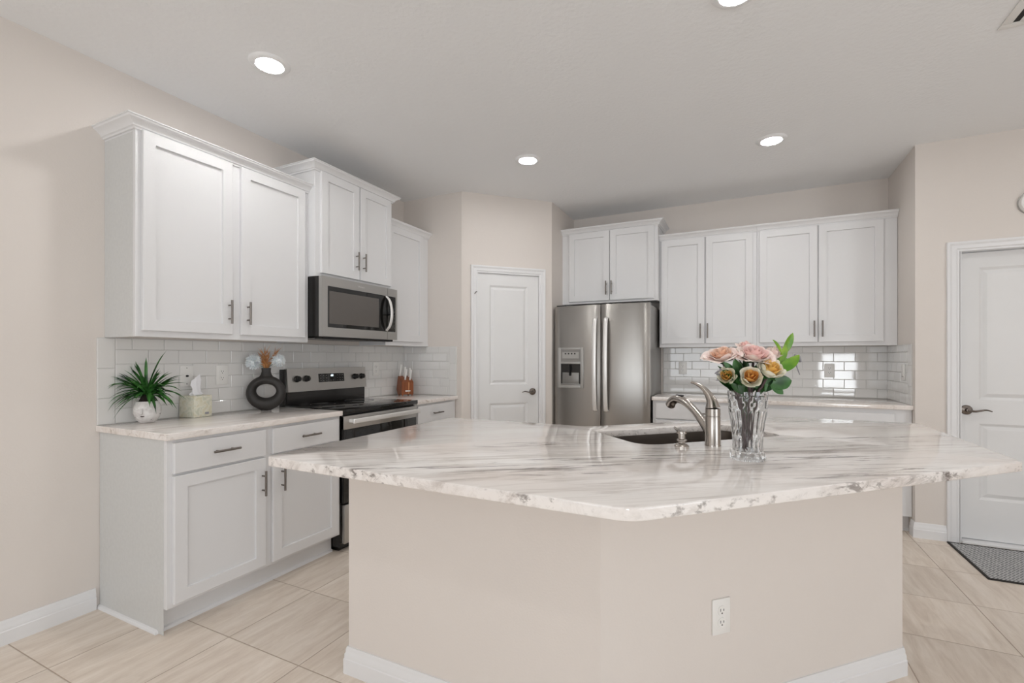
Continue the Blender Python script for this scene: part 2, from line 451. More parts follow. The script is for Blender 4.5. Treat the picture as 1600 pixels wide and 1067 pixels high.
CASING = [(0, 0), (0, 0.012), (0.012, 0.013), (0.018, 0.018), (0.040, 0.014), (0.052, 0.020), (0.064, 0.018), (0.066, 0.012), (0.066, 0)]
flatxy = lambda z0: (lambda x, y, z: (x, y, z + z0))

# ------------------------------------------------------------------ room shell
XL, YS, XB, YB, XR, YR, H = -2.898, 3.581, -1.628, 4.864, 1.089, 4.191, 2.738
struct(obj('floor', B(-3.1, 4.4, -4.2, 5.1, -0.1, 0.0), M['floor'], smooth=0))
struct(obj('ceiling', B(-3.1, 4.4, -4.2, 5.1, H, H + 0.1), M['ceiling'], smooth=0))
struct(obj('wall_left', B(XL - 0.12, XL, -4.1, 5.0, 0, H), M['wall'], smooth=0))
struct(obj('wall_back', B(XB - 0.1, XR + 0.12, YB, YB + 0.12, 0, H), M['wall'], smooth=0))
# pantry corner: short return, angled wall with the door opening, return beside the refrigerator
b = bmesh.new()
box(b, XL, -2.249, YS, YS + 0.1, 0, H)
box(b, XB - 0.1, XB, 4.202, YB, 0, H)
R45 = Matrix.Translation((-2.249, YS, 0)) @ Matrix.Rotation(PI / 4, 4, 'Z')
DL = 0.878
box(b, 0, 0.136, 0, 0.1, 0, H, M4=R45); box(b, 0.756, DL, 0, 0.1, 0, H, M4=R45); box(b, 0.136, 0.756, 0, 0.1, 2.03, H, M4=R45)
struct(obj('wall_pantry', b, M['wall'], smooth=0))
b = bmesh.new(); box(b, XR, XR + 0.1, YR + 0.12, YB, 0, H); box(b, XR, 1.328, YR, YR + 0.12, 0, H)
box(b, 2.150, 4.3, YR, YR + 0.12, 0, H); box(b, 1.328, 2.150, YR, YR + 0.12, 1.982, H)
struct(obj('wall_right', b, M['wall'], smooth=0))
# rear and far-right walls of the open plan room, with a small window and larger openings added for fill light
b = bmesh.new()
for x0, x1, z0, z1 in ((-3.0, -2.0, 0, H), (0.2, 1.7, 0, H), (2.44, 4.3, 0, H), (-2.0, 0.2, 0, 0.6), (-2.0, 0.2, 2.1, H), (1.7, 2.44, 0, 0.49), (1.7, 2.44, 1.37, H)):
    box(b, x0, x1, -4.1, -3.98, z0, z1)
struct(obj('wall_rear', b, M['wall'], smooth=0))
b = bmesh.new(); box(b, 4.2, 4.32, -4.1, -1.8, 0, H); box(b, 4.2, 4.32, 0.6, 4.3, 0, H); box(b, 4.2, 4.32, -1.8, 0.6, 0, 0.45); box(b, 4.2, 4.32, -1.8, 0.6, 2.15, H)
struct(obj('wall_side', b, M['wall'], smooth=0))
for n_, x0, x1, z0, z1 in ((1, -2.0, 0.2, 0.6, 2.1), (2, 1.7, 2.44, 0.49, 1.37)):  # large frame is made up around the added fill; small window inferred from tile reflections
    b = bmesh.new()
    sweep(b, [(x0, z0), (x0, z1), (x1, z1), (x1, z0)], [(0, 0), (0.05, 0), (0.05, 0.03), (0, 0.03)], lambda x, z, d: (x, -3.98 + d, z), closed=True)
    xm = (x0 + x1) / 2; box(b, xm - 0.02, xm + 0.02, -3.97, -3.94, z0, z1)
    struct(obj('window_%d' % n_, b, M['trim']))
# baseboards
b = sweep(bmesh.new(), [(XL, 1.198), (XL, -4.0)][::-1], BASE, flatxy(0)); struct(obj('baseboard_left', b, M['trim']))
b = sweep(bmesh.new(), [(XR, 4.262), (XR, YR), (1.254, YR)], BASE, flatxy(0))
# interior check: path travels so that "right of travel" is the room
b.free()
b = sweep(bmesh.new(), [(1.254, YR), (XR, YR), (XR, 4.262)][::-1], [(-o_, z_) for o_, z_ in BASE], flatxy(0)); b.free()
def bb(name, path):
    struct(obj(name, sweep(bmesh.new(), path, BASE, flatxy(0)), M['trim']))
bb('baseboard_right', [(XR, 4.262), (XR, YR), (1.256, YR)])
bb('baseboard_pantry', [(-2.249, YS), (-2.249 + 0.086 * 0.7071, YS + 0.086 * 0.7071)])

# ------------------------------------------------------------------ doors
def lever(parent, x, z, direction, name='handle'):
    b = bmesh.new(); Rx = Matrix.Translation((x, 0, z)) @ Matrix.Rotation(PI / 2, 4, 'X')
    lathe(b, [(0, 0.0), (0.033, 0.0), (0.033, 0.004), (0.030, 0.009), (0.018, 0.012), (0.012, 0.014), (0.012, 0.045), (0, 0.046)], 28, M4=Rx)
    s = direction
    pts = spline([(x - 0.004 * s, -0.040, z), (x + 0.03 * s, -0.042, z - 0.006), (x + 0.06 * s, -0.041, z - 0.001), (x + 0.09 * s, -0.040, z + 0.005), (x + 0.118 * s, -0.040, z - 0.003)], 6)
    n = len(pts); tube(b, pts, [0.0115 - 0.0065 * i / (n - 1) for i in range(n)], 12, flat=0.75)
    return obj(name, b, M['doorhandle'], parent)
RAISED = [(0.016, 0.011), (0.020, 0.011), (0.042, 0.001)]
# pantry door
d1 = struct(bpy.data.objects.new('door_1', None)); C.objects.link(d1); d1.location = (-2.249, YS, 0); d1.rotation_euler = (0, 0, PI / 4)
sx0, sx1 = 0.148, 0.744; w = sx1 - sx0
leaf = obj('door_panel', panel_front(w, 2.012, 0.035, [(0.112, w - 0.112, 0.20, 0.825), (0.112, w - 0.112, 0.995, 1.905)], RAISED), M['door'], d1, smooth=20, loc=(sx0, 0.004, 0.010))
lever(leaf, w - 0.062, 0.925, -1)
for z in (0.25, 1.073, 1.797):
    b = bmesh.new(); tube(b, [(-0.004, -0.006, z - 0.045), (-0.004, -0.006, z + 0.045)], 0.006, 10); box(b, -0.012, 0.0, -0.001, 0.001, z - 0.045, z + 0.045)
    if z > 1.7: tube(b, [(-0.004, -0.006, z + 0.04), (-0.02, -0.03, z + 0.038), (-0.034, -0.034, z + 0.02)], 0.004, 8)
    obj('hinge', b, M['hinge'], leaf)
b = bmesh.new(); box(b, 0.128, 0.1455, 0, 0.1, 0, 2.032); box(b, 0.7465, 0.762, 0, 0.1, 0, 2.032); box(b, 0.128, 0.762, 0, 0.1, 2.0245, 2.040); box(b, 0.1455, 0.158, 0.042, 0.06, 0, 2.02); box(b, 0.734, 0.7465, 0.042, 0.06, 0, 2.02)
obj('door_jamb', b, M['trim'], d1)
b = bmesh.new(); box(b, 0.7435, 0.7475, -0.0015, 0.002, 0.91, 0.97); obj('strike_plate', b, M['doorhandle'], d1)
def casing(parent, x0, x1, z1):
    b = sweep(bmesh.new(), [(x1, 0), (x1, z1), (x0, z1), (x0, 0)], CASING, lambda x, z, d: (x, -d, z))
    return obj('door_casing', b, M['trim'], parent)
casing(d1, 0.150, 0.742, 2.022)
# entry door on the right
d2 = struct(bpy.data.objects.new('door_2', None)); C.objects.link(d2); d2.location = (0, YR, 0)
x0, x1 = 1.338, 2.140; w = x1 - x0
leaf = obj('door_panel', panel_front(w, 1.945, 0.04, [(0.105, w - 0.105, 0.27, 0.785), (0.105, w - 0.105, 0.945, 1.840)], RAISED), M['door'], d2, smooth=20, loc=(x0, 0.058, 0.022))
lever(leaf, 0.040, 0.875, 1)
b = bmesh.new(); box(b, 1.320, 1.336, 0, 0.12, 0, 1.985); box(b, 2.142, 2.156, 0, 0.12, 0, 1.985); box(b, 1.320, 2.156, 0, 0.12, 1.970, 1.99)
obj('door_jamb', b, M['trim'], d2)
b = bmesh.new(); box(b, 1.336, 2.142, -0.01, 0.11, 0, 0.018, 0.004); obj('threshold', b, M['trim'], d2)
casing(d2, 1.322, 2.154, 1.970)

# ------------------------------------------------------------------ cabinets
def carcass(W_, D, z0, z1, toe=0.0, mat=None):
    b = bmesh.new()
    if toe: 
        box(b, 0, W_, 0, D, z0 + toe, z1, 0.0012, 1); box(b, 0.0, W_, 0.075, D, z0, z0 + toe + 0.002)
    else:
        box(b, 0, W_, 0.0, 0.02, z0, z1, 0.0012, 1); box(b, 0.016, W_ - 0.016, 0.018, D, z0 + 0.016, z1)
        box(b, 0, 0.018, 0.018, D, z0, z1, 0.001, 1); box(b, W_ - 0.018, W_, 0.018, D, z0, z1, 0.001, 1)
    return b
def wall_cab(label, loc, rz, W_, D, H_, doors, pulls, crown_path, crown_top, panels=()):
    t = thing('wall_cabinet', label, 'cabinet', loc, rz)
    obj('cabinet_body', carcass(W_, D, 0, H_), M['cab'], t)
    for (x0, x1, z0, z1), (px, pz) in zip(doors, pulls):
        dd = shaker('door', x0, x1, z0, z1, t)
        bar_pull(dd, px - x0, pz - z0)
    obj('crown_molding', sweep(bmesh.new(), crown_path, CROWN, flatxy(crown_top)), M['trim'], t)
    for s in panels:
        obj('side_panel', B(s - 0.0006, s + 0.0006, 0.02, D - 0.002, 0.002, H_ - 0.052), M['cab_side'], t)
    return t
R90 = PI / 2
# left run (fronts face +x); local x runs along world +y
zb = 1.355
wall_cab('large white two-door wall cabinet above the potted plant and round black vase', (-2.615, 1.237, zb), R90, 1.0, 0.283, 1.040,
         [(0.024, 0.470, 0.030, 1.0), (0.522, 0.966, 0.030, 1.0)], [(0.446, 0.154), (0.557, 0.154)],
         [(0, 0.283), (0, 0), (1.0, 0)], 1.049, panels=(0.0,))
wall_cab('short white two-door wall cabinet directly above the microwave', (-2.550, 2.238, 1.797), R90, 0.762, 0.348, 0.745,
         [(0.040, 0.388, 0.027, 0.712), (0.397, 0.738, 0.027, 0.712)], [(0.352, 0.157), (0.424, 0.157)],
         [(0, 0.348), (0, 0), (0.762, 0), (0.762, 0.348)], 0.757)
wall_cab('narrow white single-door wall cabinet between the microwave cabinet and the beige return wall', (-2.615, 3.001, zb), R90, 0.579, 0.283, 1.030,
         [(0.022, 0.488, 0.036, 0.995)], [(0.050, 0.154)], [(0, 0), (0.579, 0)], 1.039)
# back run (fronts face -y)
wall_cab('white two-door wall cabinet high above the steel refrigerator', (XB, 4.50, 1.785), 0, 0.932, 0.364, 0.735,
         [(0.075, 0.482, 0.022, 0.695), (0.489, 0.901, 0.022, 0.695)], [(0.454, 0.140), (0.507, 0.140)],
         [(0, 0), (0.932, 0), (0.932, 0.364)], 0.745)
zk = 1.350
wall_cab('white two-door wall cabinet right of the refrigerator, behind the flowers', (-0.695, 4.595, zk), 0, 0.812, 0.269, 1.030,
         [(0.017, 0.393, 0.032, 0.990), (0.404, 0.782, 0.032, 0.990)], [(0.360, 0.144), (0.420, 0.144)], [(0, 0), (0.812, 0)], 1.045)
wall_cab('white two-door wall cabinet at the right end of the back wall', (0.118, 4.595, zk), 0, 0.969, 0.269, 1.030,
         [(0.020, 0.442, 0.032, 0.990), (0.450, 0.879, 0.032, 0.990)], [(0.417, 0.140), (0.474, 0.140)], [(0, 0), (0.969, 0)], 1.045)

def base_cab(label, loc, rz, W_, D, items, side=False, shoe_path=None):
    t = thing('base_cabinet', label, 'cabinet', loc, rz)
    obj('cabinet_body', carcass(W_, D, 0, 0.881, 0.12), M['cab'], t)
    for kind, x0, x1, z0, z1, hx, hz in items:
        if kind == 'drawer':
            o = shaker('drawer', x0, x1, z0, z1, t, flat=True)
            if hx: bar_pull(o, hx - x0, hz - z0, vertical=False)
        else:
            o = shaker('door', x0, x1, z0, z1, t)
            if hx: bar_pull(o, hx - x0, hz - z0)
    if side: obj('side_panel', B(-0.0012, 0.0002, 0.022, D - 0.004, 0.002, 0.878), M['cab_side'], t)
    if shoe_path: obj('shoe_molding', sweep(bmesh.new(), shoe_path, SHOE, flatxy(0)), M['trim'], t)
    return t
base_cab('white base cabinet with two drawers over two doors at the left end', (-2.315, 1.216, 0), R90, 1.010, 0.581,
         [('drawer', 0.023, 0.477, 0.728, 0.866, 0.25, 0.800), ('drawer', 0.520, 0.985, 0.728, 0.866, 0.755, 0.800),
          ('door', 0.023, 0.477, 0.138, 0.716, 0.455, 0.585), ('door', 0.520, 0.985, 0.138, 0.716, 0.572, 0.585)], True,
         [(-0.001, 0.581), (-0.001, 0.075), (1.010, 0.075)])
base_cab('narrow white base cabinet right of the stove, under the knife block', (-2.315, 2.996, 0), R90, 0.583, 0.581,
         [('drawer', 0.020, 0.530, 0.728, 0.866, 0.265, 0.797), ('door', 0.020, 0.530, 0.138, 0.716, 0.06, 0.585)], False, [(0, 0.075), (0.583, 0.075)])
base_cab('white base cabinet with a wide drawer beside the refrigerator', (-0.700, 4.250, 0), 0, 0.835, 0.612,
         [('drawer', 0.027, 0.805, 0.728, 0.862, 0.415, 0.787), ('door', 0.027, 0.410, 0.138, 0.716, 0.38, 0.585), ('door', 0.420, 0.805, 0.138, 0.716, 0.45, 0.585)], False, [(0, 0.075), (0.835, 0.075)])
base_cab('white base cabinet with a wide drawer at the far right corner', (0.136, 4.250, 0), 0, 0.951, 0.612,
         [('drawer', 0.035, 0.852, 0.728, 0.850, 0.44, 0.787), ('door', 0.035, 0.440, 0.138, 0.716, 0.41, 0.585), ('door', 0.450, 0.852, 0.138, 0.716, 0.48, 0.585)], False, [(0, 0.075), (0.951, 0.075)])

# ------------------------------------------------------------------ countertops
ZT, ZU = 0.914, 0.882
def slab(name, poly, mat, label, holes=()):
    o = obj(name, prism(bmesh.new(), poly, ZU, ZT, 0.004, holes, 3), mat, smooth=50)
    return tag(o, label, 'countertop')
slab('countertop', [(XL + 0.001, 1.200), (-2.287, 1.200), (-2.287, 2.225), (XL + 0.001, 2.225)], M['counter'], 'pale stone countertop carrying the potted plant, left of the stove')
slab('countertop', [(XL + 0.001, 2.995), (-2.287, 2.995), (-2.287, YS - 0.001), (XL + 0.001, YS - 0.001)], M['counter'], 'small pale stone countertop under the knife block, right of the stove')
slab('countertop', [(-0.706, 4.220), (XR - 0.001, 4.220), (XR - 0.001, YB - 0.001), (-0.706, YB - 0.001)], M['counter'], 'long pale stone countertop along the tiled back wall')

# ------------------------------------------------------------------ island
def rnd(poly, rads, n=6):
    out = []; m = len(poly)
    for i in range(m):
        p = Vector(poly[i]); a = Vector(poly[i - 1]); c = Vector(poly[(i + 1) % m]); r = rads[i]
        if r <= 0: out.append(tuple(p)); continue
        u = (a - p).normalized(); v = (c - p).normalized(); ang = u.angle(v); t = r / math.tan(ang / 2)
        p0 = p + u * t; p1 = p + v * t
        for k in range(n + 1):
            s = k / n; out.append(tuple(p0 * (1 - s) ** 2 + p * 2 * s * (1 - s) + p1 * s ** 2))
    return out
k45 = 0.70710678
def st(s, t): return (k45 * (s - t), k45 * (s + t))
isl = rnd([(-1.470, 1.078), (-0.222, 1.062), (0.822, 2.106), (0.826, 3.110), (0.180, 3.110), (-0.680, 2.250), (-1.486, 2.250)], [0.035, 0.10, 0.012, 0.05, 0.05, 0.12, 0.03])
sink_hole = rnd([st(1.068, 1.552), st(1.80, 1.552), st(1.80, 1.925), st(1.068, 1.925)], [0.10, 0.08, 0.08, 0.045], 8)
o = slab('countertop', isl, M['marble'], 'big angled island countertop of white marble with grey-brown veins', [sink_hole])
t = thing('kitchen_island', 'beige painted island base bent at an angle, with white baseboard', 'kitchen island')
body = [(-1.406, 1.400), (-0.384, 1.400), (0.573, 2.357), (0.573, 3.06), (0.175, 3.06), (-0.69, 2.20), (-1.406, 2.20)]
inner = [(-1.30, 1.50), (-0.43, 1.50), (0.473, 2.403), (0.473, 2.96), (0.217, 2.96), (-0.648, 2.10), (-1.30, 2.10)]
b = prism(bmesh.new(), body, 0, 0.50)
prism(b, body, 0.50, ZU, 0, [inner])
obj('island_body', b, M['wall'], t, smooth=0)
# (right of travel is outside the island when walked this way)
obj('baseboard', sweep(bmesh.new(), [(-1.406, 2.2), (-1.406, 1.400), (-0.384, 1.400), (0.573, 2.357), (0.573, 3.06)], BASE, flatxy(0)), M['trim'], t)

# sink
def basin():
    b = bmesh.new(); n = len(sink_hole)
    cx = sum(p[0] for p in sink_hole) / n; cy = sum(p[1] for p in sink_hole) / n
    lv = [(1.03, ZU - 0.0006), (0.985, ZU - 0.001), (0.985, ZU - 0.02), (0.965, ZU - 0.17), (0.90, ZU - 0.195), (0.2, ZU - 0.205)]
    rings = [[b.verts.new((cx + (p[0] - cx) * s, cy + (p[1] - cy) * s, z)) for p in sink_hole] for s, z in lv]
    for i in range(len(rings) - 1):
        for k in range(n): b.faces.new((rings[i][k], rings[i][(k + 1) % n], rings[i + 1][(k + 1) % n], rings[i + 1][k]))
    b.faces.new(rings[-1]); return b, cx, cy
b, scx, scy = basin()
sk = thing('kitchen_sink', 'undermount stainless sink bowl set into the island countertop', 'sink')
o = obj('bowl', b, M['steel_sink'], sk)
md = o.modifiers.new('thick', 'SOLIDIFY'); md.thickness = 0.0015; md.offset = 1
b = lathe(bmesh.new(), [(0, 0.0), (0.05, 0.0), (0.055, 0.003), (0.0, 0.004)], 24, scx, scy); bmesh.ops.translate(b, verts=b.verts, vec=(0, 0, ZU - 0.206))
obj('drain', b, M['nickel'], sk)

# faucet: swings out along +t (towards the sink)
tdir = Vector((-k45, k45, 0))
f = thing('faucet', 'brushed nickel pull-out faucet with curved lever behind the island sink', 'faucet', (-0.100, 1.972, ZT))
obj('faucet_body', lathe(bmesh.new(), [(0, 0), (0.0295, 0), (0.0295, 0.004), (0.0285, 0.006), (0.0275, 0.112), (0.026, 0.113), (0.026, 0.115), (0.0275, 0.116), (0.0272, 0.142), (0.0, 0.150)], 36), M['nickel'], f)
b = bmesh.new()
pts = spline([Vector((0, 0, 0.040)) + tdir * 0.010, Vector((0, 0, 0.072)) + tdir * 0.040, Vector((0, 0, 0.118)) + tdir * 0.095, Vector((0, 0, 0.152)) + tdir * 0.155, Vector((0, 0, 0.162)) + tdir * 0.205, Vector((0, 0, 0.150)) + tdir * 0.240, Vector((0, 0, 0.132)) + tdir * 0.256], 7)
n = len(pts); rr = []
for i in range(n):
    s = i / (n - 1); rr.append(0.021 - 0.006 * min(1, s / 0.35) if s < 0.35 else 0.015 + 0.006 * (s - 0.35) / 0.65)
tube(b, pts, rr, 20)
sp_ = obj('spout', b, M['nickel'], f)
b = bmesh.new(); e = pts[-1]; dn = (pts[-1] - pts[-2]).normalized(); tube(b, [e - dn * 0.004, e + dn * 0.006], 0.0165, 20); obj('spray_nozzle', b, M['hinge'], sp_)
b = bmesh.new(); p = Vector((0, 0, 0.178)) + tdir * 0.195; tube(b, [p - tdir * 0.02, p + tdir * 0.016], 0.007, 12, flat=0.5); obj('spray_button', b, M['blackplastic'], sp_)
b = bmesh.new()
L = Vector((-math.cos(math.radians(26)), -math.sin(math.radians(26)), 0)) * 0.55 + tdir * 0.75; L.normalize()
pts = spline([Vector((0, 0, 0.146)), Vector((0, 0, 0.170)) + L * 0.004, Vector((0, 0, 0.198)) + L * 0.018, Vector((0, 0, 0.222)) + L * 0.040, Vector((0, 0, 0.236)) + L * 0.066, Vector((0, 0, 0.241)) + L * 0.084], 6)
n = len(pts); tube(b, pts, [0.0045 + 0.0225 * max(0.0, 1 - i / (n - 1)) ** 1.7 for i in range(n)], 18)
obj('lever', b, M['nickel'], f)
sd = thing('soap_dispenser', 'short nickel soap dispenser beside the sink, left of the faucet', 'soap dispenser', (-0.207, 1.906, ZT))
obj('dispenser_base', lathe(bmesh.new(), [(0, 0), (0.027, 0), (0.027, 0.003), (0.022, 0.006), (0.020, 0.009), (0.013, 0.012), (0.013, 0.018), (0.019, 0.021), (0.019, 0.025), (0.0135, 0.028), (0.0135, 0.048), (0.0, 0.049)], 28), M['nickel'], sd)
b = lathe(bmesh.new(), [(0, 0.048), (0.019, 0.048), (0.0195, 0.053), (0.018, 0.058), (0.0, 0.061)], 28)
tube(b, [Vector((0, 0, 0.054)), Vector((0, 0, 0.060)) + tdir * 0.03, Vector((0, 0, 0.066)) + tdir * 0.042], [0.005, 0.005, 0.004], 8)
obj('pump_head', b, M['nickel'], sd)

# ------------------------------------------------------------------ tile backsplashes
random.seed(5)
def tile_run(name, label, loc, rz, L_, H_, phase, edge0=False, edge1=False, cut=None):
    t = thing(name, label, 'backsplash', loc, rz)
    obj('grout', B(0, L_, -0.0055, 0, 0, H_), M['grout'], t, smooth=0)
    b = bmesh.new(); g = 0.0012; TH = 0.0762; TW = 0.1524
    def one(x0, x1, z0, z1):
        x0 += g; x1 -= g; z0 += g; z1 -= g
        if x1 - x0 < 0.006 or z1 - z0 < 0.006: return
        tx = random.uniform(-1, 1) * 0.0035; tz = random.uniform(-1, 1) * 0.0030; e = 0.0024
        def P(x, z, y): return b.verts.new((x, y + (tx * (x - (x0 + x1) / 2) + tz * (z - (z0 + z1) / 2) if y < -0.006 else 0), z))
        o_ = [P(x0, z0, -0.005), P(x1, z0, -0.005), P(x1, z1, -0.005), P(x0, z1, -0.005)]
        m_ = [P(x0, z0, -0.0075), P(x1, z0, -0.0075), P(x1, z1, -0.0075), P(x0, z1, -0.0075)]
        i_ = [P(x0 + e, z0 + e, -0.0088), P(x1 - e, z0 + e, -0.0088), P(x1 - e, z1 - e, -0.0088), P(x0 + e, z1 - e, -0.0088)]
        for a_, c_ in ((o_, m_), (m_, i_)):
            for k in range(4): b.faces.new((a_[k], a_[(k + 1) % 4], c_[(k + 1) % 4], c_[k]))
        b.faces.new(i_)
    xs, xe = (TH if edge0 else 0), (L_ - TH if edge1 else L_)
    if edge0:
        z = -0.02
        while z < H_: one(0, TH, max(z, 0), min(z + TW, H_)); z += TW
    if edge1:
        z = -0.02
        while z < H_: one(L_ - TH, L_, max(z, 0), min(z + TW, H_)); z += TW
    r = 0; z = 0
    while z < H_ - 0.005:
        ph = phase + (TW / 2 if r % 2 else 0); x = xs - TW * 2 + ((ph - xs) % TW)
        while x < xe:
            one(max(x, xs), min(x + TW, xe), z, min(z + TH, H_)); x += TW
        z += TH; r += 1
    obj('tiles', b, M['tile'], t, smooth=0)
    return t
tile_run('tile_backsplash', 'long white subway tile backsplash on the left wall behind the stove and plant', (XL, 1.203, ZT), R90, YS - 1.203 - 0.001, 0.440, 1.430 - 1.203, edge0=True)
tile_run('tile_backsplash', 'narrow white tile backsplash on the short return wall beside the knife block', (XL + 0.0092, YS, ZT), 0, 0.592, 0.440, 0.03, edge1=True)
tile_run('tile_backsplash', 'white subway tile backsplash on the back wall below the long wall cabinets', (-0.700, YB, ZT), 0, 1.789, 0.436, 0.787 + 0.700 - 0.0762)
tile_run('tile_backsplash', 'narrow white tile backsplash on the right end wall with the light switch', (XR, YB - 0.0092, ZT), -R90, 0.612, 0.436, 0.05, edge1=True)

# ------------------------------------------------------------------ outlets and switches
def outlet(label, loc, rz, plate='outlet'):
    t = thing('electrical_outlet' if plate == 'outlet' else ('light_switch' if plate == 'switch' else 'cable_plate'), label, 'outlet' if plate == 'outlet' else ('switch' if plate == 'switch' else 'wall plate'), loc, rz)
    obj('cover_plate', B(-0.037, 0.037, -0.006, 0, -0.059, 0.059, 0.0025, 2), M['plate'], t)
    if plate == 'outlet':
        for s in (-1, 1):
            z = s * 0.0195; b = lathe(bmesh.new(), [(0, 0), (0.0168, 0), (0.0165, 0.002), (0, 0.002)], 24, M4=Matrix.Translation((0, -0.006, z)) @ Matrix.Rotation(PI / 2, 4, 'X') )
            r = obj('socket', b, M['plate'], t)
            b = bmesh.new(); box(b, -0.0075, -0.0055, -0.0086, -0.0076, z - 0.001, z + 0.008); box(b, 0.0055, 0.0075, -0.0086, -0.0076, z - 0.0005, z + 0.0065)
            lathe(b, [(0, 0), (0.0026, 0), (0, 0.0006)], 12, M4=Matrix.Translation((0, -0.008, z - 0.0075)) @ Matrix.Rotation(PI / 2, 4, 'X'))
            obj('slots', b, M['slot'], r)
    elif plate == 'switch':
        b = B(-0.0165, 0.0165, -0.0085, -0.005, -0.033, 0.033, 0.0015); r = obj('rocker', b, M['plate'], t)
        obj('gap', B(-0.0165, 0.0165, -0.0088, -0.006, -0.0335, -0.0325 + 0.002), M['slot'], t)
    else:
        obj('jack', lathe(bmesh.new(), [(0, 0), (0.0062, 0), (0.0055, 0.009), (0, 0.009)], 16, M4=Matrix.Translation((0, -0.006, 0)) @ Matrix.Rotation(PI / 2, 4, 'X')), M['slot'], t)
        for s in (-1, 1): obj('screw', lathe(bmesh.new(), [(0, 0), (0.003, 0), (0, 0.0012)], 12, M4=Matrix.Translation((0, -0.006, s * 0.046)) @ Matrix.Rotation(PI / 2, 4, 'X')), M['hinge'], t)
    return t
off = 0.009
outlet('white cable jack plate on the tiles above the tissue box', (XL + off, 1.622, 1.147), R90, 'cable')
outlet('white outlet on the tiles between the tissue box and the round black vase', (XL + off, 1.828, 1.146), R90)
outlet('white outlet on the tiles between the stove and the knife block', (XL + off, 3.190, 1.155), R90)
outlet('white outlet on the back wall tiles beside the refrigerator', (-0.516, YB - off, 1.152), 0)
outlet('white outlet on the back wall tiles right of the flowers', (0.681, YB - off, 1.142), 0)
outlet('white rocker switch on the narrow tiled end wall', (XR - off, 4.410, 1.145), -R90, 'switch')
outlet('white outlet low on the beige island side facing the room', (-0.064, 1.720, 0.390), PI / 4)

# ------------------------------------------------------------------ stove
s_ = thing('stove', 'freestanding stainless and black electric stove between the left counters', 'stove', (-2.290, 2.231, 0), R90)
Wd = 0.758
b = bmesh.new(); box(b, 0.002, Wd - 0.002, 0.03, 0.590, 0.03, 0.895); box(b, 0.02, Wd - 0.02, 0.06, 0.56, 0.0, 0.03)
obj('stove_body', b, M['black'], s_)
obj('cooktop', B(0, Wd, -0.012, 0.540, 0.893, 0.922, 0.004), M['blackglass'], s_)
for (x, y, r) in ((0.20, 0.13, 0.11), (0.56, 0.13, 0.085), (0.20, 0.40, 0.085), (0.56, 0.40, 0.11)):
    obj('burner_ring', lathe(bmesh.new(), [(r - 0.002, 0.9221), (r - 0.002, 0.9224), (r, 0.9224), (r, 0.9221)], 48, x, y, cap=False), M['hinge'], s_)
dr = obj('oven_door', B(0.004, Wd - 0.004, 0.0, 0.035, 0.315, 0.875, 0.003), M['blackglass'], s_)
obj('door_top_trim', B(0.004, Wd - 0.004, -0.0025, 0.02, 0.790, 0.876, 0.002), M['steel_oven'], dr)
b = bmesh.new(); box(b, 0.045, Wd - 0.014, -0.052, -0.036, 0.826, 0.858, 0.006, 3); box(b, 0.048, 0.075, -0.045, 0.0, 0.830, 0.854, 0.004); box(b, Wd - 0.045, Wd - 0.018, -0.045, 0.0, 0.830, 0.854, 0.004)
obj('handle', b, M['steel_bright'], dr)
obj('storage_drawer', B(0.010, Wd - 0.010, -0.004, 0.035, 0.055, 0.305, 0.006), M['steel_oven'], s_)
# back guard
b = bmesh.new(); box(b, 0.0, Wd, 0.540, 0.600, 0.60, 1.170, 0.004); box(b, 0.008, Wd - 0.008, 0.528, 0.545, 0.920, 1.012, 0.003)
bg = obj('backguard', b, M['black'], s_)
def slanted(x0, x1, z0, z1, y0, y1, th):
    b = bmesh.new()
    pr = [(y0, z0), (y1, z1), (y1 + th, z1), (y0 + th, z0)]
    vs = [[b.verts.new((x, y, z)) for y, z in pr] for x in (x0, x1)]
    for k in range(4): b.faces.new((vs[0][k], vs[0][(k + 1) % 4], vs[1][(k + 1) % 4], vs[1][k]))
    b.faces.new(vs[0]); b.faces.new(vs[1][::-1])
    bmesh.ops.bevel(b, geom=list(b.edges), offset=0.002, segments=2, affect='EDGES')
    return b
obj('control_panel', slanted(0.008, Wd + 0.003, 1.012, 1.176, 0.516, 0.532, 0.03), M['steel_oven'], bg)
yp = lambda z: 0.516 + (z - 1.012) / 0.164 * 0.016
dp = obj('display', slanted(0.272, 0.522, 1.070, 1.134, yp(1.070) - 0.002, yp(1.134) - 0.002, 0.004), M['blackglass'], bg)
b = bmesh.new()
def seg7(b, x, z, h, s, y):
    w_ = h * 0.5; tt = h * 0.12
    segs = {'a': (x, x + w_, z + h - tt, z + h), 'g': (x, x + w_, z + h / 2 - tt / 2, z + h / 2 + tt / 2), 'd': (x, x + w_, z, z + tt), 'f': (x, x + tt, z + h / 2, z + h), 'b': (x + w_ - tt, x + w_, z + h / 2, z + h), 'e': (x, x + tt, z, z + h / 2), 'c': (x + w_ - tt, x + w_, z, z + h / 2)}
    for k in s: x0, x1, z0, z1 = segs[k]; box(b, x0, x1, y - 0.0006, y, z0, z1)
for i, s in enumerate(('bc', 'abged', 'abged')): seg7(b, 0.382 + i * 0.011, 1.112, 0.013, s, yp(1.118) - 0.0025)
obj('clock_digits', b, M['digits'], dp)
for ix, x in enumerate((0.292, 0.318, 0.346, 0.386, 0.408, 0.452, 0.478, 0.502)):
    for z in (1.082, 1.100, 1.120):
        if 3 <= ix <= 4 and z > 1.09: continue
        y = yp(z) - 0.0026; obj('button', B(x - 0.004, x + 0.004, y, y + 0.0006, z - 0.0012, z + 0.0012), M['greyplastic'], dp, smooth=0)
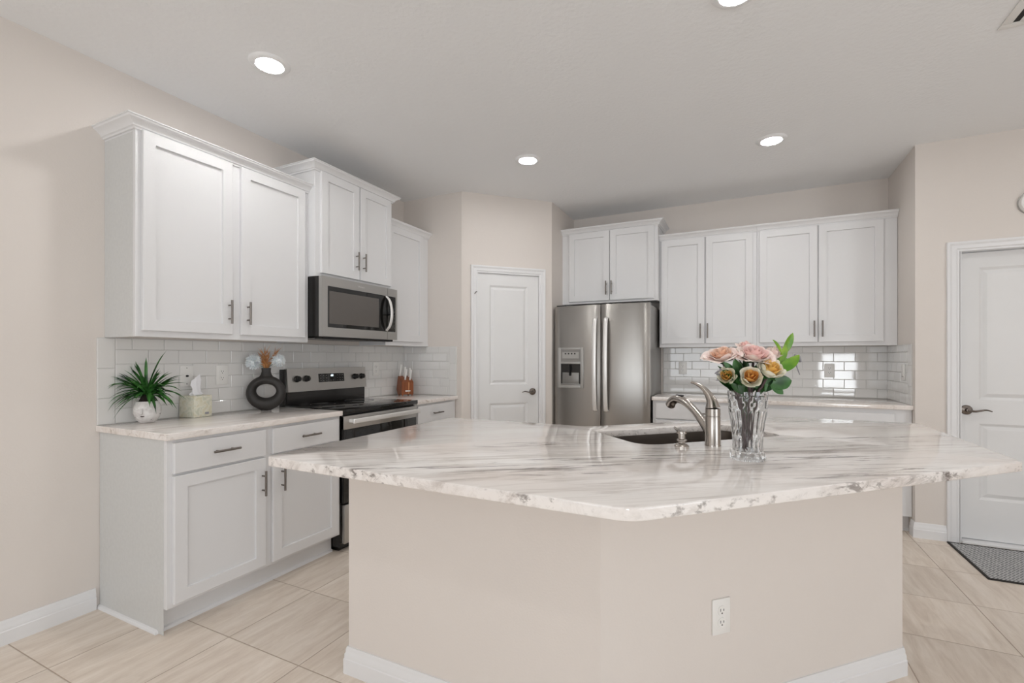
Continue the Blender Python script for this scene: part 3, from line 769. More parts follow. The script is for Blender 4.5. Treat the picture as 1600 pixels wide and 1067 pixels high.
for x in (0.083, 0.163, 0.635, 0.708):
    z = 1.102; Mx = Matrix.Translation((x, yp(z), z)) @ Matrix.Rotation(PI / 2 - 0.1, 4, 'X')
    b = lathe(bmesh.new(), [(0, 0), (0.023, 0), (0.023, 0.006), (0.019, 0.010), (0.0185, 0.026), (0.0, 0.027)], 28, M4=Mx)
    box(b, -0.004, 0.004, -0.018, 0.018, 0.024, 0.032, 0.001, M4=Mx)
    obj('knob', b, M['blackplastic'], bg)

# ------------------------------------------------------------------ microwave
m_ = thing('microwave', 'stainless over-the-range microwave with dark window', 'microwave', (-2.490, 2.241, 1.385), R90)
Wm, Hm = 0.756, 0.411
b = bmesh.new(); box(b, 0, Wm, 0.028, 0.400, 0.012, Hm); box(b, 0.03, Wm - 0.03, 0.02, 0.38, 0.0, 0.02)
obj('microwave_body', b, M['black'], m_)
b = bmesh.new()
fr = [(0.004, 0.605, 0.012, Hm - 0.001)]
# door frame and control side frame as one stainless front with a recessed opening
def frame_ring(x0, x1, z0, z1, i0, i1, k0, k1, y0, y1):
    b = bmesh.new()
    box(b, x0, i0, y0, y1, z0, z1); box(b, i1, x1, y0, y1, z0, z1); box(b, i0, i1, y0, y1, z0, k0); box(b, i0, i1, y0, y1, k1, z1)
    return b
dm = obj('door', frame_ring(0, 0.640, 0.010, Hm, 0.050, 0.640, 0.072, 0.350, 0.0, 0.028), M['steel_oven'], m_, smooth=0)
obj('window', B(0.048, 0.6395, 0.004, 0.026, 0.070, 0.352), M['blackglass'], dm)
def screen_mat():
    m, nt, b = new_mat('perforated_door_screen')
    b.inputs['Base Color'].default_value = srgb(92, 87, 83); b.inputs['Roughness'].default_value = 0.16
    b.inputs['Specular IOR Level'].default_value = 0.6
    return m
M['screen'] = screen_mat()
obj('mesh_screen', B(0.066, 0.548, 0.0032, 0.006, 0.098, 0.318), M['screen'], dm)
cp = obj('control_frame', frame_ring(0.6425, Wm, 0.010, Hm, 0.6425, Wm - 0.020, 0.072, 0.350, 0.0, 0.028), M['steel_oven'], m_, smooth=0)
cpp = obj('keypad', B(0.6425, Wm - 0.018, 0.003, 0.026, 0.070, 0.352), M['blackglass'], cp)
for r in range(7):
    for c in range(3):
        x = 0.684 + c * 0.020; z = 0.100 + r * 0.026; obj('key', B(x - 0.004, x + 0.004, 0.0024, 0.003, z - 0.0015, z + 0.0015), M['hinge'], cpp, smooth=0)
b = bmesh.new()
pts = spline([(0.628, -0.002, 0.344), (0.632, -0.030, 0.312), (0.634, -0.046, 0.255), (0.634, -0.050, 0.211), (0.634, -0.046, 0.165), (0.632, -0.030, 0.112), (0.628, -0.002, 0.080)], 6)
tube(b, pts, 0.0155, 14, flat=0.45); obj('handle', b, M['steel_bright'], dm)
b = bmesh.new(); box(b, 0.02, Wm - 0.02, 0.03, 0.09, -0.004, 0.004); obj('vent_grille', b, M['darkgap'], m_)

# ------------------------------------------------------------------ refrigerator
fr_ = thing('refrigerator', 'stainless side-by-side refrigerator with water dispenser', 'refrigerator', (-1.156, 4.20, 0), 0)
FX0, FX1 = -0.441, 0.441
b = bmesh.new(); box(b, FX0 + 0.004, FX1 - 0.004, 0.075, 0.655, 0.03, 1.720, 0.004); obj('cabinet_case', b, M['steel_side'], fr_)
obj('base_grille', B(FX0 + 0.02, FX1 - 0.02, 0.05, 0.09, 0.0, 0.075), M['blackplastic'], fr_)
def fdoor(x0, x1):
    b = bmesh.new(); n = 14; pr = []
    for i in range(n + 1):
        x = x0 + (x1 - x0) * i / n; u = 2 * i / n - 1
        y = -0.028 * (1 - (x / 0.441) ** 2) + 0.012 * (abs(u) ** 10) - 0.0
        pr.append((x, y))
    poly = pr + [(x1, 0.062), (x0, 0.062)]
    prism(b, poly, 0.085, 1.735, 0.003); return b
xg = 0.010
ld = obj('door', fdoor(FX0, xg - 0.004), M['steel'], fr_, smooth=30)
rd = obj('door', fdoor(xg + 0.004, FX1), M['steel'], fr_, smooth=30)
obj('door_gasket', B(FX0 + 0.01, FX1 - 0.01, 0.060, 0.077, 0.09, 1.715), M['darkgap'], fr_)
obj('hinge_cover', B(FX1 - 0.10, FX1 - 0.01, 0.02, 0.16, 1.722, 1.748, 0.006), M['blackplastic'], fr_)
obj('hinge_cover', B(FX0 + 0.01, FX0 + 0.10, 0.02, 0.16, 1.722, 1.748, 0.006), M['blackplastic'], fr_)
def fhandle(x, parent):
    b = bmesh.new(); rows = spline([(x, -0.030, 0.775), (x, -0.066, 0.80), (x, -0.086, 1.0), (x, -0.092, 1.19), (x, -0.086, 1.38), (x, -0.066, 1.58), (x, -0.030, 1.612)], 6)
    tube(b, rows, 0.0195, 14, flat=0.5); return obj('handle', b, M['steel_bright'], parent)
fhandle(-0.034, ld); fhandle(0.066, rd)
# water and ice dispenser on the left door (world x -1.553..-1.304)
dx0, dx1, dz0, dz1 = -0.398, -0.148, 0.972, 1.345
b = bmesh.new()
ring = rnd([(dx0, dz0 + 0.012), (dx1, dz0 + 0.012), (dx1, dz1), (dx0, dz1)], [0.012] * 4, 4)
yf = -0.036
for (x0, x1, z0, z1) in ((dx0, dx0 + 0.030, dz0, dz1), (dx1 - 0.030, dx1, dz0, dz1), (dx0 + 0.03, dx1 - 0.03, dz1 - 0.018, dz1), (dx0 + 0.03, dx1 - 0.03, 1.195, 1.215), (dx0 + 0.03, dx1 - 0.03, dz0, dz0 + 0.030)):
    box(b, x0, x1, yf, 0.02, z0, z1, 0.002)
dsp = obj('dispenser_frame', b, M['greyplastic'], ld)
obj('dispenser_controls', B(dx0 + 0.028, dx1 - 0.028, yf + 0.004, 0.02, 1.213, dz1 - 0.016), M['steel_side'], dsp)
obj('dispenser_screen', B(dx0 + 0.045, dx1 - 0.045, yf + 0.002, yf + 0.006, 1.245, 1.305), M['greyplastic'], dsp)
b = bmesh.new()
for i in range(4): box(b, dx0 + 0.070 + i * 0.030, dx0 + 0.084 + i * 0.030, yf + 0.001, yf + 0.003, 1.284, 1.296)
obj('display_icons', b, M['blackplastic'], dsp)
# recess: dark niche built in front of the door skin as a shallow box with back plate
obj('dispenser_niche', B(dx0 + 0.028, dx1 - 0.028, yf + 0.007, 0.02, dz0 + 0.028, 1.197), M['black'], dsp)
obj('niche_back', B(dx0 + 0.045, dx1 - 0.045, yf + 0.0055, yf + 0.0075, dz0 + 0.035, 1.115, 0.0008), M['steel_side'], dsp)
b = bmesh.new(); tube(b, [((dx0 + dx1) / 2, yf + 0.008, 1.185), ((dx0 + dx1) / 2, yf + 0.004, 1.085)], [0.050, 0.036], 24, flat=0.2); obj('dispenser_paddle', b, M['blackplastic'], dsp)
obj('drip_tray', B(dx0 + 0.030, dx1 - 0.030, yf - 0.004, yf + 0.012, dz0 + 0.026, dz0 + 0.040, 0.003), M['steel_side'], dsp)
def text_mesh(name, body, size, parent, loc, rot, mat):
    cu = bpy.data.curves.new(name, 'FONT'); cu.body = body; cu.size = size; cu.extrude = 0.0003; cu.align_x = 'CENTER'; cu.resolution_u = 2
    to = bpy.data.objects.new('tmp_text', cu); C.objects.link(to)
    dg = bpy.context.evaluated_depsgraph_get(); me = bpy.data.meshes.new_from_object(to.evaluated_get(dg))
    bpy.data.objects.remove(to); me.materials.clear(); me.materials.append(mat)
    o = bpy.data.objects.new(name, me); C.objects.link(o); o.parent = parent; o.location = loc; o.rotation_euler = rot
    return o
lg = text_mesh('logo', 'Whirlpool', 0.022, rd, (0.235, -0.0215, 1.655), (PI / 2, 0, 0.06), M['greyplastic'])
text_mesh('logo', 'Whirlpool', 0.016, dm, (0.36, -0.0006, 0.376), (PI / 2, 0, 0), M['steel_bright'])

# ------------------------------------------------------------------ recessed lights, vent, detector
def can(label, x, y):
    t = thing('recessed_light', label, 'ceiling light', (x, y, H), 0)
    obj('trim_ring', lathe(bmesh.new(), [(0.062, -0.004), (0.066, -0.011), (0.078, -0.011), (0.092, -0.005), (0.097, 0.0), (0.062, 0.0)], 48, cap=False), M['ceiling'], t)
    obj('lens', lathe(bmesh.new(), [(0, -0.008), (0.0615, -0.008), (0.0615, -0.005), (0, -0.005)], 40), M['lens'], t)
can('round recessed ceiling light nearest the left wall, above the two-door cabinet', -2.145, 1.602)
can('round recessed ceiling light straight above the way to the pantry door', -1.442, 3.225)
can('round recessed ceiling light above the back cabinets, right of the refrigerator', 0.182, 3.66)
can('round recessed ceiling light cut off by the top edge of the picture', -0.02, 2.115)
def hidden_can(x, y):
    can('round recessed ceiling light over the room behind the camera', x, y)
hidden_can(-1.0, -0.36)
can('round recessed ceiling light over the room right of the picture', 2.0, 2.9)
v = thing('ceiling_vent', 'white louvered air vent in the ceiling at the top right', 'vent', (1.04, 2.53, H), 0)
b = bmesh.new()
for (x0, x1, y0, y1) in ((0, 0.40, 0.316, 0.35), (0, 0.40, 0, 0.034), (0, 0.036, 0.034, 0.316), (0.364, 0.40, 0.034, 0.316)): box(b, x0, x1, y0, y1, -0.006, 0, 0.0015)
obj('vent_frame', b, M['plate'], v)
obj('duct_opening', B(0.036, 0.364, 0.034, 0.316, -0.0012, 0), M['darkgap'], v)
for i in range(9):
    x = 0.070 + i * 0.036
    obj('louver', B(-0.011, 0.011, 0.035, 0.315, -0.0006, 0.0006), M['plate'], v, loc=(x, 0, -0.0085), rot=(0, 0.62, 0))
b = bmesh.new(); Mx = Matrix.Rotation(PI / 2, 4, 'X')
sm = thing('smoke_detector', 'round white detector high on the wall above the right-hand door', 'smoke detector', (1.690, YR, 2.252), 0)
obj('detector_housing', lathe(bmesh.new(), [(0, 0), (0.076, 0), (0.078, 0.012), (0.074, 0.034), (0.060, 0.040), (0, 0.041)], 40, M4=Mx), M['plate'], sm)
obj('base_ring', lathe(bmesh.new(), [(0.0, 0), (0.082, 0), (0.082, 0.008), (0.0, 0.009)], 40, M4=Mx), M['greyplastic'], sm)

# ------------------------------------------------------------------ door mat
t = thing('door_mat', 'grey chevron woven mat with a thin dark border in front of the right-hand door', 'mat', (0, 0, 0), 0)
obj('woven_field', B(1.262, 2.06, 3.578, 4.150, 0.0, 0.0065), M['mat'], t, smooth=0)
b = bmesh.new(); sweep(b, [(1.250, 3.566), (2.072, 3.566), (2.072, 4.162), (1.250, 4.162)], [(0, 0), (0, 0.008), (-0.012, 0.008), (-0.012, 0)], flatxy(0), closed=True)
obj('border', b, M['darkgap'], t)

# ------------------------------------------------------------------ plants helpers
def strip(bm, pts, widths, normal_hint=(0, 0, 1), fold=0.25):
    pts = [Vector(p) for p in pts]; rows = []; nh = Vector(normal_hint)
    for i, p in enumerate(pts):
        d = (pts[min(i + 1, len(pts) - 1)] - pts[max(0, i - 1)]).normalized()
        s = d.cross(nh)
        s = s.normalized() if s.length > 1e-4 else Vector((1, 0, 0)); up = s.cross(d).normalized()
        w_ = widths[i] / 2
        rows.append([bm.verts.new(p - s * w_ + up * w_ * fold), bm.verts.new(p), bm.verts.new(p + s * w_ + up * w_ * fold)])
    for i in range(len(rows) - 1):
        for k in range(2): bm.faces.new((rows[i][k], rows[i][k + 1], rows[i + 1][k + 1], rows[i + 1][k]))
def leaf_at(bm, base, tip, width, bend=(0, 0, 0.0), nh=(0, 0, 1), n=8, fold=0.3):
    a = Vector(base); c = Vector(tip); mid = (a + c) / 2 + Vector(bend)
    pts = []; ws = []
    for i in range(n + 1):
        t_ = i / n; pts.append(a * (1 - t_) ** 2 + mid * 2 * t_ * (1 - t_) + c * t_ ** 2)
        ws.append(width * max(0.03, math.sin(PI * min(1, 0.06 + 0.94 * t_)) ** 0.75))
    strip(bm, pts, ws, nh, fold)

# potted plant with a face
px, py = -2.795, 1.377
pt = thing('potted_plant', 'spiky green spider plant in a small white face pot', 'potted plant', (px, py, ZT), math.radians(-10))
prof = [(0, 0), (0.030, 0), (0.036, 0.004), (0.052, 0.028), (0.060, 0.055), (0.0595, 0.080), (0.052, 0.102), (0.047, 0.112), (0.044, 0.112), (0.046, 0.10), (0.0, 0.098)]
pot = obj('face_pot', lathe(bmesh.new(), prof, 36), M['potglaze'], pt)
# face looks towards the room (local -y / +x side)
fa = math.radians(-38)
def on_pot(a, z, dr_=0.0):
    r = 0.0605 - 8.0 * (z - 0.062) ** 2 + dr_
    return Vector((r * math.cos(fa + a), r * math.sin(fa + a), z))
b = bmesh.new()
tube(b, [on_pot(0, 0.078, -0.001), on_pot(0, 0.066, 0.004), on_pot(0, 0.053, 0.008), on_pot(0, 0.050, 0.001)], [0.004, 0.0045, 0.006, 0.004], 10)
for s in (-1, 1):
    tube(b, [on_pot(s * (0.22 + 0.12 * k), 0.074 - 0.006 * math.sin(PI * k / 4)) for k in range(5)], 0.0025, 8)
    tube(b, [on_pot(s * (0.18 + 0.14 * k), 0.088 + 0.004 * math.sin(PI * k / 4)) for k in range(5)], 0.002, 8)
obj('nose_and_eyelids', b, M['potglaze'], pot)
b = bmesh.new(); tube(b, [on_pot(-0.16 + 0.08 * k, 0.036 + 0.001 * abs(k - 2)) for k in range(5)], [0.001, 0.003, 0.003, 0.003, 0.001], 8)
for a, z in ((1.5, 0.045), (-0.9, 0.03), (0.7, 0.018)): tube(b, [on_pot(a, z, -0.001), on_pot(a + 0.06, z + 0.002, -0.001)], 0.002, 6)
obj('lips_and_speckles', b, M['ink'], pot)
obj('soil', lathe(bmesh.new(), [(0, 0.105), (0.040, 0.105), (0.022, 0.145), (0.012, 0.150), (0, 0.150)], 16), M['soil'], pt)
random.seed(11); b = bmesh.new()
iR = Matrix.Rotation(-math.radians(-10), 3, 'Z')
Rv = Vector((0.8987, 0.4385, 0)); Fv = Vector((-0.4385, 0.8987, 0))
# (right, away, up) tip offsets from the crown of the plant, for the long blades the photo shows
tips = [(-0.25, 0.0, 0.075), (-0.245, -0.03, 0.030), (-0.20, -0.05, -0.045), (-0.165, -0.07, -0.085), (-0.105, -0.09, -0.125), (-0.13, 0.02, 0.145), (-0.09, 0.03, 0.170), (-0.03, 0.03, 0.190), (0.085, 0.02, 0.225), (0.05, 0.02, 0.135), (0.21, 0.0, 0.055), (0.20, -0.03, 0.015), (0.175, -0.06, -0.055), (0.115, -0.09, -0.095), (0.19, -0.05, -0.075), (0.115, 0.02, 0.11), (0.15, 0.02, 0.085), (-0.155, -0.02, 0.11), (-0.06, -0.10, -0.05), (0.09, -0.10, -0.06), (-0.13, -0.06, -0.09), (0.07, 0.0, 0.12), (-0.10, 0.03, 0.155), (0.22, -0.02, -0.03)]
for k in range(80):
    a = random.uniform(0, 2 * PI); r = random.uniform(0.09, 0.20); tips.append((r * math.cos(a), r * 0.55 * math.sin(a) - 0.03, random.uniform(-0.08, 0.13) * (1.2 - r * 2)))
for (r_, f_, u_) in tips:
    base = Vector((px, py, ZT + 0.150)) + Vector((random.uniform(-0.012, 0.012), random.uniform(-0.012, 0.012), random.uniform(-0.03, 0.0)))
    tip = Vector((px, py, ZT + 0.150)) + Rv * r_ + Fv * f_ + Vector((0, 0, u_))
    L_ = (tip - base).length; mid = (base + tip) / 2 + Vector((0, 0, 0.20 * L_ + (0.03 if u_ < 0.05 else 0)))
    pts = []; n = 9
    for i in range(n + 1):
        s = i / n; p = base * (1 - s) ** 2 + mid * 2 * s * (1 - s) + tip * s * s
        if p.x < XL + 0.016: p.x = XL + 0.016
        p.z = max(p.z, ZT + 0.012)
        pts.append(iR @ (p - Vector((px, py, ZT))))
    w0 = random.uniform(0.0095, 0.015)
    strip(b, pts, [w0 * (0.5 + 0.9 * math.sin(PI * min(1, s_i / n * 0.9 + 0.1))) * (1 if s_i < n - 1 else (0.5 if s_i < n else 0.08)) for s_i in range(n + 1)], (0, 0, 1), 0.45)
obj('foliage', b, M['blade'], pt)

# tissue box
tb = thing('tissue_box', 'cube tissue box with pale green floral print beside the potted plant', 'tissue box', (-2.8245, 1.638, ZT), math.radians(98))
bx = obj('box', B(-0.056, 0.056, -0.055, 0.055, 0.0005, 0.122, 0.0015), M['tissuebox'], tb)
obj('brand_mark', B(0.012, 0.036, -0.0556, -0.0551, 0.014, 0.026), M['greypetal'], bx)
b = bmesh.new(); random.seed(3); n = 22; rows = []
for j, (r, z) in enumerate([(0.026, 0.121), (0.034, 0.128), (0.024, 0.140), (0.020, 0.165), (0.026, 0.195), (0.022, 0.222)]):
    rows.append([b.verts.new(((r * (1.1 + 0.25 * math.sin(3 * a_ + j))) * math.cos(a_) , (r * 0.35 * (1 + 0.4 * math.sin(5 * a_ + j * 1.3))) * math.sin(a_), z + (0.02 * math.cos(a_ * 1.0 + 0.6) if j > 3 else 0) + random.uniform(-0.003, 0.003))) for a_ in [2 * PI * k / n for k in range(n)]])
for j in range(len(rows) - 1):
    for k in range(n): b.faces.new((rows[j][k], rows[j][(k + 1) % n], rows[j + 1][(k + 1) % n], rows[j + 1][k]))
obj('tissue', b, M['tissue'], tb)

# round black vase with a hole
vx, vy = -2.765, 2.040
va = math.radians(26 + 18)
vz = thing('donut_vase', 'matte black ring-shaped vase with an oval hole, left of the stove', 'vase', (vx, vy, ZT), va)
b = bmesh.new(); n = 48; m = 18; rings = []
cz = 0.112
for i in range(n):
    a = 2 * PI * i / n; ca, sa = math.cos(a), math.sin(a)
    # ring centreline between outer ellipse and hole; hole sits a little low
    ox, oz = 0.116 * ca, cz + 0.112 * sa
    ix, iz = 0.058 * ca, cz + 0.012 + 0.044 * sa
    c_ = Vector(((ox + ix) / 2, 0, (oz + iz) / 2)); d_ = Vector((ox - ix, 0, oz - iz)); hr = d_.length / 2; d_.normalize()
    rings.append([b.verts.new(c_ + d_ * hr * math.cos(2 * PI * k / m) + Vector((0, 1, 0)) * 0.040 * math.sin(2 * PI * k / m)) for k in range(m)])
for i in range(n):
    for k in range(m): b.faces.new((rings[i][k], rings[i][(k + 1) % m], rings[(i + 1) % n][(k + 1) % m], rings[(i + 1) % n][k]))
for v_ in b.verts: v_.co.z = max(v_.co.z, 0.0) if v_.co.z > 0.006 else 0.0
Msc = Matrix.Diagonal((1.0, 0.60, 1.0, 1.0))
lathe(b, [(0.084, 0.176), (0.064, 0.196), (0.044, 0.212), (0.032, 0.230), (0.027, 0.250), (0.0285, 0.272), (0.0245, 0.272), (0.021, 0.250), (0.0, 0.240)], 28, M4=Msc)
obj('vase_body', b, M['charcoal'], vz)
R3 = Matrix.Rotation(va, 3, 'Z')
def vpos(x, y, z): return Vector((vx, vy, ZT)) + R3 @ Vector((x, y, z))
def pom(label, x, y, z, r, seed):
    random.seed(seed); t = thing('white_flower', label, 'flower', tuple(vpos(0, 0, 0.245)), va)
    loc = Vector((x, y, z - 0.245)); b = bmesh.new()
    lathe(b, [(0, -r * 0.66), (r * 0.36, -r * 0.56), (r * 0.6, -r * 0.3), (r * 0.68, 0), (r * 0.6, r * 0.3), (r * 0.36, r * 0.56), (0, r * 0.66)], 20, M4=Matrix.Translation(loc))
    for k in range(520):
        u = random.uniform(-1, 1); a = random.uniform(0, 2 * PI); s = math.sqrt(1 - u * u); d = Vector((s * math.cos(a), s * math.sin(a), u))
        tp = loc + d * r * random.uniform(0.8, 1.08)
        leaf_at(b, loc + d * r * 0.2, tp, r * 0.22, bend=(random.uniform(-.006, .006), random.uniform(-.006, .006), random.uniform(-.006, .006)), nh=(random.random(), random.random(), 0.3), n=3)
    obj('petals', b, M['white'], t)
    b = bmesh.new(); tube(b, spline([(0, 0, 0.0), (x * 0.2, y * 0.2, 0.03), tuple(loc)], 4), 0.0016, 6); obj('stem', b, M['stem'], t)
    return t
pom('fluffy white flower head on the left side of the black vase', -0.072, 0.0, 0.312, 0.052, 1)
pom('fluffy white flower head on the right side of the black vase', 0.066, 0.012, 0.320, 0.048, 2)
def plume(label, base, tips_, mat, seed, name='dried_grass', wmul=1.0):
    random.seed(seed); t = thing(name, label, 'dried grass', tuple(vpos(0, 0, 0.245)), va); b = bmesh.new()
    for tp in tips_:
        tp = Vector(tp)
        for k in range(44):
            s0 = random.uniform(0.1, 0.75); o_ = tp * s0; q_ = o_ + (tp * (0.45 * random.uniform(0.6, 1.1))) + Vector((random.uniform(-1, 1), random.uniform(-1, 1), 0)) * 0.018 * wmul * (0.4 + s0)
            leaf_at(b, o_, q_, 0.0032, nh=(random.random(), random.random(), 0), n=3, fold=0.1)
        tube(b, [(0, 0, 0), tp * 0.6], 0.001, 5)
    obj('plume', b, mat, t); return t
plume('rust-brown dried grass plume upright in the black vase', None, [(-0.012, 0.004, 0.155), (0.000, -0.006, 0.13), (-0.022, 0, 0.13), (0.008, 0.004, 0.075), (0.0, -0.008, 0.07)], M['pampas'], 7, wmul=2.4)
plume('thin brown grass plume leaning right in the black vase', None, [(0.062, 0.008, 0.150)], M['pampas'], 8, wmul=1.3)

# knife block
kb = thing('knife_block', 'cherry wood knife block on the counter right of the stove', 'knife block', (-2.760, 3.440, ZT), math.radians(60))
b = bmesh.new()   # side profile in y (depth) - z, leaning back
pr = [(-0.050, 0.006), (0.060, 0.006), (0.085, 0.050), (0.050, 0.172), (0.030, 0.172), (-0.050, 0.118)]
hw = 0.056
vs = [[b.verts.new((x, y, z)) for y, z in pr] for x in (-hw, hw)]
for k in range(len(pr)): b.faces.new((vs[0][k], vs[0][(k + 1) % len(pr)], vs[1][(k + 1) % len(pr)], vs[1][k]))
b.faces.new(vs[0]); b.faces.new(vs[1][::-1])
bmesh.ops.bevel(b, geom=list(b.edges), offset=0.003, segments=2, affect='EDGES')
for sx in (-0.045, 0.045):
    for sy in (-0.04, 0.05): box(b, sx - 0.006, sx + 0.006, sy - 0.006, sy + 0.006, 0.0, 0.008)
kblk = obj('block', b, M['wood'], kb)
obj('light_stripe', B(0.008, 0.014, -0.0508, -0.049, 0.008, 0.116), M['woodlight'], kblk)
obj('nameplate', B(-0.022, 0.026, -0.0518, -0.0498, 0.032, 0.044, 0.001), M['steel_bright'], kblk)
def knife(label, x, y, z, L_, grp=None):
    t = thing('kitchen_knife', label, 'knife', tuple(Vector((-2.760, 3.440, ZT)) + Matrix.Rotation(math.radians(60), 3, 'Z') @ Vector((x, y, z))), math.radians(60), grp)
    d = Vector((0, -0.10, 1)).normalized()
    d = Vector((0.0, -0.36, 1)).normalized()
    b = bmesh.new(); tube(b, [d * 0.012, d * (0.012 + L_ * 0.5), d * (L_ - 0.01), d * L_], [0.0085, 0.0095, 0.0095, 0.008], 12, flat=0.62); obj('knife_handle', b, M['plate'], t)
    b = bmesh.new(); tube(b, [d * -0.002, d * 0.013], 0.0095, 12, flat=0.6); obj('bolster', b, M['steel_bright'], t)
    b = bmesh.new(); tube(b, [d * L_, d * (L_ + 0.006)], [0.009, 0.007], 12, flat=0.6); obj('end_cap', b, M['steel_bright'], t)
    return t
knife('white-handled knife, tallest at the left of the wooden block', -0.040, 0.035, 0.172, 0.105)
knife('white-handled knife second from the left, rear row of the wooden block', -0.008, 0.022, 0.166, 0.090)
knife('white-handled knife in the middle, front row of the wooden block', -0.012, -0.018, 0.140, 0.095)
knife('white-handled knife at the right, front row of the wooden block', 0.032, -0.022, 0.136, 0.095)
knife('white-handled knife at the right, rear row of the wooden block', 0.036, 0.018, 0.162, 0.080)

# ------------------------------------------------------------------ crystal vase and bouquet on the island
VX, VY = 0.0175, 1.757
cr = thing('crystal_vase', 'tall cut crystal vase on the island holding the roses', 'vase', (VX, VY, ZT), 0)
outer = [(0.030, 0.0), (0.050, 0.0), (0.0525, 0.006), (0.0515, 0.018), (0.0475, 0.030), (0.0455, 0.050), (0.0475, 0.085), (0.0525, 0.125), (0.0585, 0.160), (0.0625, 0.190), (0.0625, 0.212), (0.0605, 0.228)]
inner_ = [(0.0565, 0.228), (0.0580, 0.210), (0.0575, 0.188), (0.0530, 0.158), (0.0470, 0.125), (0.0420, 0.085), (0.0395, 0.050), (0.0380, 0.028), (0.0, 0.022)]
def flute(r, z, a):
    if r < 0.03: return r
    if z < 0.026 and r > 0.045: return r * (1 + 0.05 * math.cos(a * 14))
    if 0.026 <= z < 0.165 and r > 0.0449 + max(0, (z - 0.05)) * 0.09: return r * (1 - 0.055 * abs(math.sin(a * 9)))
    return r
def dense(pr, k=4):
    out = []
    for i in range(len(pr) - 1):
        for j in range(k): s = j / k; out.append((pr[i][0] * (1 - s) + pr[i + 1][0] * s, pr[i][1] * (1 - s) + pr[i + 1][1] * s))
    out.append(pr[-1]); return out
def cut(r, z, a):
    r2 = flute(r, z, a)
    if 0.160 < z < 0.215: 
        r2 = r * (1 - 0.035 * abs(math.sin(a * 6 + (z - 0.16) * 60)) - 0.035 * abs(math.sin(a * 6 - (z - 0.16) * 60)))
    return r2
b = bmesh.new()
no = len(dense(outer)); full = dense(outer) + inner_
b2 = bmesh.new(); n = 144; rings = []
for i, (r, z) in enumerate(full):
    rings.append([b2.verts.new(((cut(r, z, 2 * PI * k / n) if i < no else r) * math.cos(2 * PI * k / n), (cut(r, z, 2 * PI * k / n) if i < no else r) * math.sin(2 * PI * k / n), z)) for k in range(n)])
for i in range(len(rings) - 1):
    for k in range(n): b2.faces.new((rings[i][k], rings[i][(k + 1) % n], rings[i + 1][(k + 1) % n], rings[i + 1][k]))
b2.faces.new(rings[0][::-1]); bmesh.ops.remove_doubles(b2, verts=b2.verts, dist=1e-6); tmp_join(b, b2)
obj('glass_body', b, M['crystal'], cr, smooth=25)

def V(a, f_, z): return Vector((VX, VY, 0)) + Rv * a + Fv * f_ + Vector((0, 0, z))
def petals(bm, R0, R1, Hh, count, open0, open1, seed, width=1.15, wavy=0.12, a_off=0.0, zb_=0.0):
    """spiral of cupped petals around local +z"""
    rng = random.Random(seed)
    for i in range(count):
        t = i / max(1, count - 1); r = R0 + (R1 - R0) * t; op = open0 + (open1 - open0) * t
        a0 = a_off + i * 2.39996; hh = Hh * (1.0 - 0.28 * t) * rng.uniform(0.93, 1.05); w_ = width * (0.75 + 0.25 * t)
        nu, nv = 8, 6; grid = []
        ph = rng.uniform(0, 6)
        for jv in range(nv + 1):
            v_ = jv / nv; row = []
            for ju in range(nu + 1):
                u_ = 2 * ju / nu - 1
                ang = a0 + u_ * w_ * (0.45 + 0.55 * math.sin(PI * min(1, v_ * 0.75 + 0.12)))
                rad = r * (0.30 + 0.70 * math.sin(PI / 2 * min(1, v_ * 1.4))) + op * r * max(0, v_ - 0.5) ** 1.5 * 2.2 + op * 0.25 * r * v_
                z = zb_ + hh * (v_ - 0.16 * v_ * v_ * op * 2) - hh * 0.20 * (u_ ** 2) * v_ - op * hh * 0.25 * max(0, v_ - 0.7)
                rad += wavy * r * 0.35 * math.sin(3 * u_ + ph) * v_ * v_
                row.append(bm.verts.new((rad * math.cos(ang), rad * math.sin(ang), z)))
            grid.append(row)
        for jv in range(nv):
            for ju in range(nu): bm.faces.new((grid[jv][ju], grid[jv][ju + 1], grid[jv + 1][ju + 1], grid[jv + 1][ju]))
